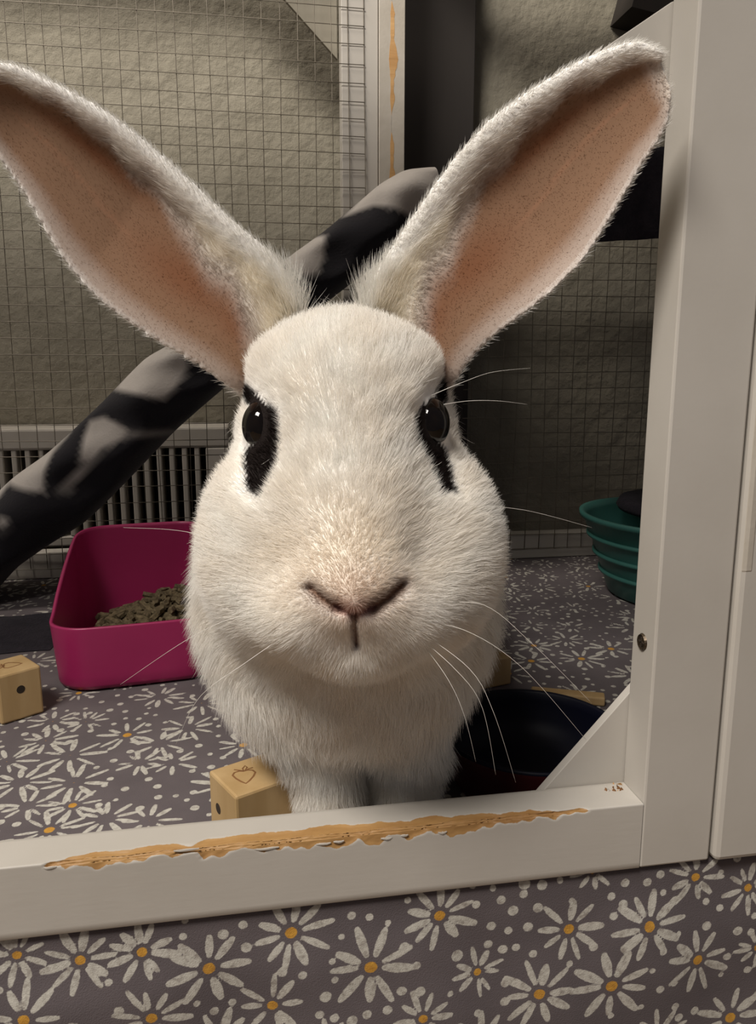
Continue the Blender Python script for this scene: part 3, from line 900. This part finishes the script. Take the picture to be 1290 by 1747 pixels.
def rabbit_sdf(P):
    d = sd_ell(P, K(590, 698, 29.2), (3.62, 3.2, 3.9))                      # skull
    d = smin(d, sd_ell(P, K(590, 642, 28.6), (3.4, 1.95, 2.9)), 0.8)         # forehead dome
    d = smin(d, sd_cone(P, K(592, 735, 27.6), K(603, 975, 24.9), 2.75, 1.95), 1.2)   # bridge of the nose
    d = smin(d, sd_ell(P, K(604, 1010, 24.5), (1.9, 1.25, 1.7)), 0.5)
    for u in (535, 672):
        d = smin(d, sd_ell(P, K(u, 1040, 25.2), (1.75, 1.4, 1.6)), 0.8)      # whisker pads
    for u in (485, 720):
        d = smin(d, sd_ell(P, K(u, 985, 27.2), (2.0, 2.2, 1.9)), 1.6)        # jowls
    d = smin(d, sd_ell(P, K(606, 1100, 25.6), (1.6, 1.0, 1.4)), 0.9)       # chin
    for u in (462, 734):
        d = smin(d, sd_ell(P, K(u, 905, 28.6), (2.35, 2.9, 2.6)), 2.2)       # cheeks
    d = smin(d, sd_cone(P, K(592, 760, 30.5), K(592, 900, 37), 3.6, 5.0), 1.5)   # neck
    d = smin(d, sd_ell(P, K(592, 1026, 33.4), (6.0, 6.1, 5.6)), 2.8)        # chest
    d = smin(d, sd_ell(P, K(590, 1165, 33.2), (4.15, 2.7, 3.3)), 1.4)         # brisket
    d = smin(d, sd_ell(P, K(604, 985, 44.5), (7.3, 7.2, 9.5)), 2.0)          # trunk
    d = smin(d, sd_ell(P, K(608, 960, 54), (7.6, 7.6, 8.0)), 2.5)            # rump
    for a_, b_ in ((legL0, legL1), (legR0, legR1)):
        foot = floor_pt(b_, 1.1)
        d = smin(d, sd_cone(P, a_, foot, 2.0, 1.3), 0.6)
        w = to_world(foot); w2 = w+np.array([-0.1, -0.9, -0.25])
        d = smin(d, sd_cone(P, foot, from_world(w2), 1.0, 0.8), 0.4)
    for u in (470, 745):                                                      # haunches and hind feet
        hq = K(u, 1010, 50)
        d = smin(d, sd_ell(P, hq, (2.8, 4.2, 5.0)), 1.5)
        hf = floor_pt(K(u, 1050, 47), 1.0)
        d = smin(d, sd_cone(P, hf, floor_pt(K(u, 1050, 54), 1.0), 0.95, 1.1), 0.8)
    for e in EYES:                                                            # sockets
        d = smin(d, np.sqrt(((P-np.asarray(e, np.float32))**2).sum(-1))-0.70, 0.5)
    return d

def surface_nets(fn, lo, hi, h):
    ax = [np.arange(l, u_, h, dtype=np.float32) for l, u_ in zip(lo, hi)]
    G = np.stack(np.meshgrid(*ax, indexing='ij'), -1)
    F_ = fn(G.reshape(-1, 3)).reshape(G.shape[:3]).astype(np.float32)
    S = F_ < 0
    n = np.array(F_.shape)-1
    acc = np.zeros((*n, 3), np.float32); cnt = np.zeros(n, np.float32)
    corners = [(i, j, k) for i in (0, 1) for j in (0, 1) for k in (0, 1)]
    sl = lambda c: tuple(slice(c[a_], c[a_]+n[a_]) for a_ in range(3))
    for c in corners:
        for a_ in range(3):
            if c[a_] == 0:
                c2 = list(c); c2[a_] = 1
                f0, f1 = F_[sl(c)], F_[sl(c2)]
                m_ = (f0 < 0) != (f1 < 0)
                t = np.where(m_, f0/np.where(m_, f0-f1, 1), 0)
                for b_ in range(3):
                    acc[..., b_] += np.where(m_, c[b_]+(t if b_ == a_ else 0), 0)
                cnt += m_
    act = cnt > 0
    idx = -np.ones(n, np.int64); idx[act] = np.arange(act.sum())
    ii = np.argwhere(act)
    V = (ii+acc[act]/cnt[act][:, None])*h+np.array(lo, np.float32)
    quads = []
    for a_ in range(3):
        b_, c_ = (a_+1) % 3, (a_+2) % 3
        s0 = [slice(1, -1)]*3; s1 = [slice(1, -1)]*3
        s0[a_] = slice(0, -1); s1[a_] = slice(1, None)
        A, B = S[tuple(s0)], S[tuple(s1)]
        loc = np.argwhere(A != B)
        flip = A[tuple(loc.T)]
        base = loc.copy(); base[:, b_] += 1; base[:, c_] += 1
        def g(db, dc):
            q = base.copy(); q[:, b_] += db; q[:, c_] += dc
            return idx[tuple(q.T)]
        q = np.stack([g(-1, -1), g(0, -1), g(0, 0), g(-1, 0)], 1)
        q[~flip] = q[~flip][:, ::-1]
        quads.append(q)
    return V, np.concatenate(quads)

def spline(P, n):
    P = np.asarray(P, float); m_ = len(P)
    L = np.concatenate([[0], np.cumsum(np.linalg.norm(np.diff(P, axis=0), axis=1))]); L /= L[-1]
    t = np.linspace(0, 1, n); out = []
    for tt in t:
        i = min(m_-2, max(0, np.searchsorted(L, tt, 'right')-1))
        s = (tt-L[i])/max(1e-9, L[i+1]-L[i])
        p0, p1, p2, p3 = P[max(0, i-1)], P[i], P[i+1], P[min(m_-1, i+2)]
        out.append(0.5*((2*p1)+(-p0+p2)*s+(2*p0-5*p1+4*p2-p3)*s*s+(-p0+3*p1-3*p2+p3)*s**3))
    return np.array(out)

def ear(upper, lower, nt_=90, ns=44):
    """closed shell; s = -1 at the upper (rolled) margin, +1 at the lower one"""
    A = spline([K(*p) for p in upper], nt_); B = spline([K(*p) for p in lower], nt_)
    axis = np.gradient((A+B)/2, axis=0); axis /= np.linalg.norm(axis, axis=1)[:, None]
    t = np.linspace(0, 1, nt_)
    s = np.linspace(-1, 1, ns)
    wv = B-A; W_ = np.linalg.norm(wv, axis=1)
    back = np.array([0, 0, -1.0])
    deep = W_*(0.24-0.06*t)*(1-0.15*t)*(-0.25+1.25*np.clip((t-0.05)/0.50, 0, 1))
    C = (A[:, None]+B[:, None])/2+wv[:, None]/2*(np.sign(s)*np.abs(s)**0.92)[None, :, None]
    C = C+back*(deep[:, None]*(1-s**2)[None]**0.8)[..., None]
    roll = np.exp(-((s+0.86)/0.13)**2)
    C = C-back*((0.32*np.minimum(1, W_/3)*np.clip((t-0.1)/0.4, 0.0, 1))[:, None]*roll[None])[..., None]
    th = 0.13+0.06*np.exp(-((s+0.9)/0.15)**2)
    du = np.gradient(C, axis=0); dv = np.gradient(C, axis=1)
    nr = np.cross(du, dv); nr /= np.linalg.norm(nr, axis=2)[..., None]+1e-9
    sgn = np.where(nr[..., 2:3] < 0, -1, 1) if True else 1
    nr = nr*np.sign(np.median(nr[..., 2]))
    taper = np.sqrt(np.clip(1-np.abs(s)**6, 0.05, 1))[None, :, None]*np.sqrt(np.clip((1-t)*14, 0.1, 1))[:, None, None]
    In = C+nr*th[None, :, None]*taper; Out = C-nr*th[None, :, None]*taper
    V = np.concatenate([In.reshape(-1, 3), Out.reshape(-1, 3)])
    nn_ = nt_*ns
    Q = []
    i = np.arange(nt_-1)[:, None]*ns+np.arange(ns-1)[None]; i = i.ravel()
    Q.append(np.stack([i, i+1, i+1+ns, i+ns], 1)); Q.append(np.stack([i, i+ns, i+1+ns, i+1], 1)+nn_)
    def side(a_): a_ = np.array(a_); return np.stack([a_[:-1], a_[1:], a_[1:]+nn_, a_[:-1]+nn_], 1)
    Q.append(side(np.arange(nt_)*ns)); Q.append(side(np.arange(nt_)*ns+ns-1)[:, ::-1])
    Q.append(side(np.arange(ns))[:, ::-1]); Q.append(side(np.arange(ns)+(nt_-1)*ns))
    tt = np.tile(np.repeat(t, ns), 2); sv = np.tile(np.tile(s, nt_), 2)
    inner = np.concatenate([np.ones(nn_), np.zeros(nn_)]); axs = np.tile(np.repeat(axis, ns, 0), (2, 1))
    return V, np.concatenate(Q), tt, sv, inner, axs

EAR_L = ear([(520,540,29.6),(498,478,28.9),(470,436,28.4),(400,376,27.7),(300,284,26.9),(200,202,26.1),(110,150,25.5),(30,114,25.1),(-25,112,24.8),(-62,132,24.6)],
            [(440,690,29.8),(392,664,29.0),(335,624,28.4),(250,572,27.7),(170,512,27.0),(100,432,26.4),(48,342,26.0),(0,272,25.6),(-42,210,25.1),(-68,158,24.7)])
EAR_R = ear([(612,540,29.6),(632,478,28.9),(668,420,28.2),(716,350,27.6),(770,276,27.0),(836,204,26.3),(910,150,25.7),(1000,99,25.0),(1080,74,24.5),(1132,88,24.2)],
            [(745,680,29.8),(776,656,29.0),(806,612,28.5),(862,560,27.9),(930,508,27.2),(998,440,26.5),(1050,360,25.9),(1092,288,25.4),(1134,222,24.8),(1152,158,24.3)])

def build_rabbit():
    V0, Q0 = surface_nets(rabbit_sdf, (-12, -18, -65), (10, 11, -20.5), 0.20)
    parts = [(V0, Q0)]; off = len(V0)
    reg = [np.zeros(len(V0))]; T_ = [np.zeros(len(V0))]; S_ = [np.zeros(len(V0))]; I_ = [np.zeros(len(V0))]; A_ = [np.zeros((len(V0), 3))]
    allV, allQ = [V0], [Q0]
    for k, E_ in enumerate((EAR_L, EAR_R)):
        allV.append(E_[0]); allQ.append(E_[1]+off); off += len(E_[0])
        reg.append(np.full(len(E_[0]), k+1)); T_.append(E_[2]); S_.append(E_[3]); I_.append(E_[4]); A_.append(E_[5])
    RV = np.concatenate(allV); RQ = np.concatenate(allQ)
    reg, T_, S_, I_ = (np.concatenate(a_) for a_ in (reg, T_, S_, I_)); A_ = np.concatenate(A_)
    tmp_me = np_mesh('tmp', RV, RQ, 1.0)
    bm = bmesh.new(); bm.from_mesh(tmp_me); bmesh.ops.recalc_face_normals(bm, faces=bm.faces); bm.to_mesh(tmp_me); bm.free()
    tmp = bpy.data.objects.new('tmp', tmp_me); COL.objects.link(tmp)
    md = tmp.modifiers.new('r', 'REMESH'); md.mode = 'VOXEL'; md.voxel_size = 0.105; md.use_smooth_shade = True
    md = tmp.modifiers.new('s', 'SMOOTH'); md.factor = 0.5; md.iterations = 3
    dg = bpy.context.evaluated_depsgraph_get()
    me = bpy.data.meshes.new_from_object(tmp.evaluated_get(dg))
    bpy.data.objects.remove(tmp, do_unlink=True); bpy.data.meshes.remove(tmp_me)
    n = len(me.vertices)
    V = np.empty(n*3, np.float32); me.vertices.foreach_get('co', V); V = V.reshape(-1, 3).astype(float)
    print('rabbit verts', n)
    kd = kdtree.KDTree(len(RV))
    for i, p in enumerate(RV): kd.insert(p, i)
    kd.balance()
    upper = (V[:, 1] > 3.2) & (V[:, 2] > -34)
    near = np.zeros(len(V), np.int64)
    near[upper] = [kd.find(p)[1] for p in V[upper]]
    reg, T_, S_, I_, A_ = reg[near], T_[near], S_[near], I_[near], A_[near]
    def uv(P):
        d = -P[:, 2]; return CX+FPX*P[:, 0]/d, CY-FPX*P[:, 1]/d, d
    U_, W_, D_ = uv(V)
    NR = np.empty(n*3, np.float32); me.vertices.foreach_get('normal', NR); NR = NR.reshape(-1, 3).astype(float)
    front = (NR[:, 2] > 0.1) & (D_ < 27.5) & (reg == 0)
    def seg_d(pts):
        d = np.full(n, 1e9)
        for a_, b_ in zip(pts[:-1], pts[1:]):
            a_, b_ = np.array(a_, float), np.array(b_, float); e = b_-a_
            t = np.clip(((U_-a_[0])*e[0]+(W_-a_[1])*e[1])/(e@e), 0, 1)
            d = np.minimum(d, np.hypot(U_-a_[0]-t*e[0], W_-a_[1]-t*e[1]))
        return np.where(front, d, 1e9)
    # carve nostrils, mouth and the creases round the muzzle
    dl = seg_d([(530, 1006), (548, 1022), (575, 1038)]); dr = seg_d([(685, 1000), (664, 1020), (636, 1038)])
    dv_ = seg_d([(575, 1038), (604, 1050), (636, 1038)]); dm = seg_d([(604, 1052), (605, 1080), (607, 1102)])
    dlip = np.minimum(seg_d([(607, 1108), (570, 1128), (520, 1120)]), seg_d([(607, 1108), (648, 1128), (695, 1118)]))
    g = lambda d, w: np.exp(-(d/w)**2)
    V[:, 2] -= 0.30*g(dl, 12)+0.33*g(dr, 13)+0.17*g(dv_, 8)+0.24*g(dm, 7)+0.05*g(dlip, 12)
    V[:, 2] += 0.10*g(seg_d([(604, 1005), (604, 1030)]), 24)
    # colour of the coat
    tint = np.tile(np.array([0.965, 0.945, 0.91]), (n, 1))
    def mixc(c, w):
        nonlocal tint
        tint = tint*(1-w[:, None])+np.array(c)*w[:, None]
    nz_ = 0.5+0.5*np.sin(V[:, 0]*2.1+1.3*np.sin(V[:, 1]*1.7))*np.sin(V[:, 1]*1.9+1.1*np.sin(V[:, 0]*1.3))
    mixc((0.86, 0.79, 0.68), 0.30*nz_*(reg == 0))
    tip_ = np.hypot((U_-604)/75, (W_-1012)/48)
    mixc((0.80, 0.70, 0.56), np.where((reg == 0) & (D_ < 28), 0.55*np.exp(-(np.hypot((U_-595)/110, (W_-950)/90))**2), 0))
    mixc((0.70, 0.56, 0.45), np.where(front, 0.75*np.exp(-tip_**2), 0))
    mixc((0.56, 0.36, 0.30), np.where(front, 0.8*np.exp(-(np.hypot((U_-604)/36, (W_-1038)/16))**2), 0))
    mixc((0.20, 0.11, 0.07), np.clip(1.0*g(dl, 11)+1.05*g(dr, 12), 0, 1)); mixc((0.36, 0.18, 0.15), 0.85*g(dv_, 7)); mixc((0.16, 0.075, 0.05), np.clip(g(dm, 5), 0, 1))
    # dark patches at the eyes
    headf = (D_ < 29) & (reg == 0)
    pl = [(412,655),(424,660),(452,690),(472,700),(477,735),(473,775),(467,800),(454,824),(440,848),(424,834),(420,798),(421,768),(436,752),(440,700),(426,692),(414,672)]
    pr_ = [(752,650),(769,654),(763,678),(752,692),(744,702),(744,750),(756,765),(763,790),(769,815),(777,840),(756,840),(743,808),(731,782),(715,752),(710,715),(722,692),(744,680)]
    sdp = np.minimum(poly_sd(U_, W_, pl), poly_sd(U_, W_, pr_))
    sdp = sdp-2.5+3*np.sin(U_*0.9+W_*0.55)
    mixc((0.014, 0.010, 0.009), np.where(headf, 1-sstep(-3, 3, sdp), 0))
    # ears: warm bare skin inside, white rim and back
    isear = reg > 0
    sb = np.interp(T_, [0.0, 0.12, 0.25, 0.42, 0.62, 1.0], [0.30, 0.05, -0.25, -0.52, -0.70, -0.70])+0.05*np.sin(T_*23)+0.04*np.sin(T_*51+S_*5)
    fade = np.interp(T_, [0.0, 0.3, 0.65, 1.0], [0.40, 0.36, 0.16, 0.12])
    bare = np.where(isear, I_*sstep(sb-fade, sb+fade, S_)*(1-0.55*sstep(0.93, 1.0, T_)), 0)
    core = bare*(1-0.25*sstep(0.55, 0.92, S_)-0.35*sstep(0.90, 1.0, S_))
    hair_base = np.where(isear & (I_ > 0.5), np.clip(bare, 0, 1), 1)
    mixc((0.90, 0.84, 0.72), np.where(isear, I_*(1-bare)*sstep(-0.8, -0.55, S_)*0.8, 0))
    mixc((0.225, 0.112, 0.052), core*0.95)
    mixc((0.20, 0.070, 0.028), core*np.clip(0.7*np.exp(-((S_-0.05)/0.30)**2-((T_-0.34)/0.16)**2)+0.75*np.exp(-((S_+0.42)/0.13)**2-((T_-0.68)/0.16)**2)+0.5*np.exp(-((S_-0.15)/0.25)**2-((T_-0.15)/0.06)**2), 0, 1))
    vein = np.exp(-((S_-0.02+0.05*np.sin(T_*9))/0.030)**2)*sstep(0.45, 0.6, T_)*(1-sstep(0.85, 0.95, T_))
    mixc((0.40, 0.20, 0.12), core*0.35*vein)
    # length of the fur and the way it lies
    dn_ = np.linalg.norm(V-NOSE, axis=1)
    chestw = sstep(28.8, 31.5, D_)
    low = sstep(1120, 1200, W_)
    flen = 0.15+0.36*sstep(0.9, 5.0, dn_)
    flen = flen*(1-chestw)+0.95*chestw
    legw = sstep(1260, 1330, W_); flen = flen*(1-legw)+0.45*legw
    crown = np.exp(-((U_-575)/75)**2-((W_-505)/30)**2)*(reg == 0); flen = flen+0.55*crown
    for e in EYES:
        de = np.linalg.norm(V-e, axis=1); flen = np.where((de < 1.5) & (reg == 0), np.minimum(flen, 0.03+0.25*sstep(1.0, 1.5, de)), flen)
    flen = np.where(headf & (sdp < 40), np.minimum(flen, 0.20+0.34*sstep(2, 34, sdp)), flen)
    flen = np.where((np.minimum(np.minimum(dl, dr), np.minimum(dm, dv_)) < 8), 0.05, flen)
    rim = np.clip(sstep(-0.5, -0.8, S_)+sstep(0.8, 0.98, S_)*0.3, 0, 1) if False else np.clip(1-sstep(-0.85, -0.5, S_), 0, 1)
    elen = np.where(I_ > 0.5, 0.045+0.22*rim+0.28*np.clip(1-hair_base, 0, 1)*(S_ > -0.75), 0.24)*(1-0.3*T_)
    basew = 1-sstep(0.02, 0.12, T_); elen = elen+0.25*basew+0.6*(1-sstep(0.04, 0.24, T_))*(1-sstep(-0.7, -0.2, S_))
    flen = np.where(isear, elen, flen)
    comb = V-NOSE; comb /= np.linalg.norm(comb, axis=1)[:, None]
    down = np.array([0, -1.0, 0.15])
    cw = np.clip(chestw*0.75+low, 0, 1)[:, None]
    comb = comb*(1-cw)+down*cw
    comb = np.where(isear[:, None], A_+np.where(I_ > 0.5, -0.35*S_, 0)[:, None]*np.array([0, 1.0, 0]), comb)
    # face of the mesh in world coordinates, origin at the feet
    base_w = to_world(floor_pt((legL1+legR1)/2, 0.0)); base_w[2] = 0.03
    PW = to_world(V); PW[:, 2] = np.maximum(PW[:, 2], 0.04)
    me.vertices.foreach_set('co', ((PW-base_w)*CM).astype(np.float32).ravel()); me.update()
    me.name = 'rabbit'
    ca = me.attributes.new('tint', 'FLOAT_COLOR', 'POINT')
    ca.data.foreach_set('color', np.concatenate([tint, np.ones((n, 1))], 1).astype(np.float32).ravel())
    me.materials.clear()
    rb = link('rabbit', me, 'rabbit_skin', None, True)
    rb.location = base_w*CM
    tag(rb, 'white rabbit with upright ears and black eye patches, facing out over the rail', 'rabbit')
    # eyes
    for e in EYES:
        bm = bmesh.new(); bmesh.ops.create_uvsphere(bm, u_segments=48, v_segments=32, radius=1.0)
        for v in bm.verts: v.co = Vector((to_world(np.array(e)+np.array([v.co.x*0.74, v.co.y*0.93, v.co.z*0.90]))-base_w)*CM)
        em = bpy.data.meshes.new('eye'); bm.to_mesh(em); bm.free()
        eo = link('eye', em, 'eye', rb, True); eo['label'] = 'glossy black eye'
    # ---- fur
    me.calc_loop_triangles()
    nt_ = len(me.loop_triangles); tri = np.empty(nt_*3, np.int32); me.loop_triangles.foreach_get('vertices', tri); tri = tri.reshape(-1, 3)
    NRw = np.empty(n*3, np.float32); me.vertices.foreach_get('normal', NRw); NRw = NRw.reshape(-1, 3).astype(float)
    P3 = PW[tri]; cr = np.cross(P3[:, 1]-P3[:, 0], P3[:, 2]-P3[:, 0]); ar = 0.5*np.linalg.norm(cr, axis=1)
    dens = np.ones(n)
    dens = np.where(isear, np.where(core > 0.6, 0.55, 1.4), np.where(D_ < 30, 1.5+1.5*np.exp(-(dn_/3.2)**2), np.where(D_ < 40, 0.9, 0.14)))
    w = ar*dens[tri[:, 0]]; w /= w.sum()
    NF = FUR_COUNT
    pick = rng.choice(nt_, NF, p=w)
    r1, r2 = np.sqrt(rng.random(NF)), rng.random(NF)
    bc_ = np.stack([1-r1, r1*(1-r2), r1*r2], 1)
    tv = tri[pick]
    lerp = lambda A: (A[tv]*bc_[..., None]).sum(1) if A.ndim == 2 else (A[tv]*bc_).sum(1)
    root, nrm, ln, cmb, col = lerp(PW), lerp(NRw), lerp(flen), lerp(comb) @ BASIS, lerp(tint)
    nrm /= np.linalg.norm(nrm, axis=1)[:, None]
    iner = lerp(np.where(isear, I_, 0)); cwst = lerp(chestw); crn = lerp(crown)
    # locks: low frequency swirl shared by neighbours
    sw = np.stack([np.sin(root[:, 1]*3.1+root[:, 2]*4.3+2*np.sin(root[:, 0]*2.2)), np.sin(root[:, 0]*3.7+root[:, 2]*2.9+1), np.sin(root[:, 0]*4.1+root[:, 1]*3.3+2)], 1)
    cmb = cmb+0.20*sw+0.15*rng.standard_normal((NF, 3))
    cmb = cmb-nrm*(cmb*nrm).sum(1)[:, None]
    cmb /= np.linalg.norm(cmb, axis=1)[:, None]+1e-6
    lift = (0.42+0.28*cwst+0.35*crn)[:, None]
    d0 = nrm*(lift+0.25)+cmb*0.8; d0 /= np.linalg.norm(d0, axis=1)[:, None]
    ln = ln*(0.55+0.75*rng.random(NF))
    npt = 4
    tt = np.linspace(0, 1, npt)
    bend = cmb*0.35+np.array([0, 0, -0.10])+0.07*rng.standard_normal((NF, 3))
    pts = root[:, None]+ln[:, None, None]*(d0[:, None]*tt[None, :, None]+bend[:, None]*(tt**2)[None, :, None])
    pts[..., 2] = np.maximum(pts[..., 2], 0.06)
    rad = (0.0042+0.0040*np.clip(ln/0.6, 0, 1.2))[:, None]*np.array([1.0, 0.92, 0.65, 0.12])[None]*CM
    hc = bpy.data.hair_curves.new('fur')
    hc.add_curves([npt]*NF)
    hc.position_data.foreach_set('vector', ((pts-base_w)*CM).astype(np.float32).ravel())
    ra = hc.attributes.get('radius') or hc.attributes.new('radius', 'FLOAT', 'POINT')
    ra.data.foreach_set('value', rad.astype(np.float32).ravel())
    col = np.clip(col*(0.95+0.08*rng.random((NF, 1))), 0, 0.96)
    ta = hc.attributes.new('tint', 'FLOAT_COLOR', 'CURVE'); ta.data.foreach_set('color', np.concatenate([col, np.ones((NF, 1))], 1).astype(np.float32).ravel())
    hc.materials.append(MATS['fur'])
    fo = bpy.data.objects.new('fur', hc); COL.objects.link(fo); fo.parent = rb
    fo['kind'] = 'stuff'; fo['label'] = 'soft white fur'
    # ---- whiskers
    W = [((700,1060,24.6),(790,1074,24.2),(890,1138,24.2),(1000,1262,25.0)), ((705,1070,24.8),(800,1140,24.0),(842,1215,24.0),(880,1335,25)), ((700,1075,24.8),(775,1140,24.0),(822,1205,24.0),(846,1322,24.8)),
         ((735,675,26.6),(790,652,26.6),(840,635,27),(905,628,27.6)), ((757,690,26.8),(800,684,27),(850,684,27.2),(900,690,27.6)),
         ((720,1020,25.2),(800,880,25.6),(880,868,26.2),(1010,900,27)), ((705,1078,24.8),(762,1155,24.2),(792,1220,24.2),(812,1300,24.8)), ((720,1040,25),(820,1030,24.8),(910,1100,25),(1010,1200,25.4)),
         ((505,1060,24.8),(420,1050,24.2),(330,1085,24.2),(205,1168,25.0)), ((500,1075,24.8),(420,1130,24.0),(340,1190,24.0),(300,1270,24.8)),
         ((500,1030,25),(420,960,25),(330,910,25.4),(210,900,26.6)), ((442,795,26.3),(452,789,25.9),(462,782,25.9),(470,778,26.0)), ((735,800,26.3),(742,795,25.9),(748,792,25.9),(754,788,26.0))]
    for ctl in W:
        P = spline([K(*p) for p in ctl], 22)
        V_, F_ = tube_arrays((to_world(P)-base_w), np.linspace(0.0105, 0.003, 22), 5)
        link('whisker', raw_mesh('whisker', V_, F_), 'whisker', rb, True)

m, nt, b = new_mat('rabbit_skin')
ac = N(nt, 'ShaderNodeAttribute', attribute_name='tint')
nt.links.new(ac.outputs['Color'], b.inputs['Base Color']); b.inputs['Roughness'].default_value = 0.8
b.inputs['Specular IOR Level'].default_value = 0.15
m, nt, b = new_mat('fur')
ac = N(nt, 'ShaderNodeAttribute', attribute_name='tint')
nt.links.new(ac.outputs['Color'], b.inputs['Base Color']); b.inputs['Roughness'].default_value = 0.9
b.inputs['Specular IOR Level'].default_value = 0.03
tr = N(nt, 'ShaderNodeBsdfTranslucent'); nt.links.new(ac.outputs['Color'], tr.inputs['Color'])
ms = N(nt, 'ShaderNodeMixShader'); ms.inputs[0].default_value = 0.45
nt.links.new(b.outputs[0], ms.inputs[1]); nt.links.new(tr.outputs[0], ms.inputs[2])
nt.links.new(ms.outputs[0], nt.nodes['Material Output'].inputs['Surface'])
simple('eye', (0.003, 0.002, 0.002), (0.006, 0.004, 0.003), 300, 0.04)
MATS['eye'].node_tree.nodes['Principled BSDF'].inputs['Specular IOR Level'].default_value = 0.35
simple('whisker', (0.75, 0.72, 0.66), (0.85, 0.82, 0.76), 60, 0.4)
FUR_COUNT = 300000
build_rabbit()
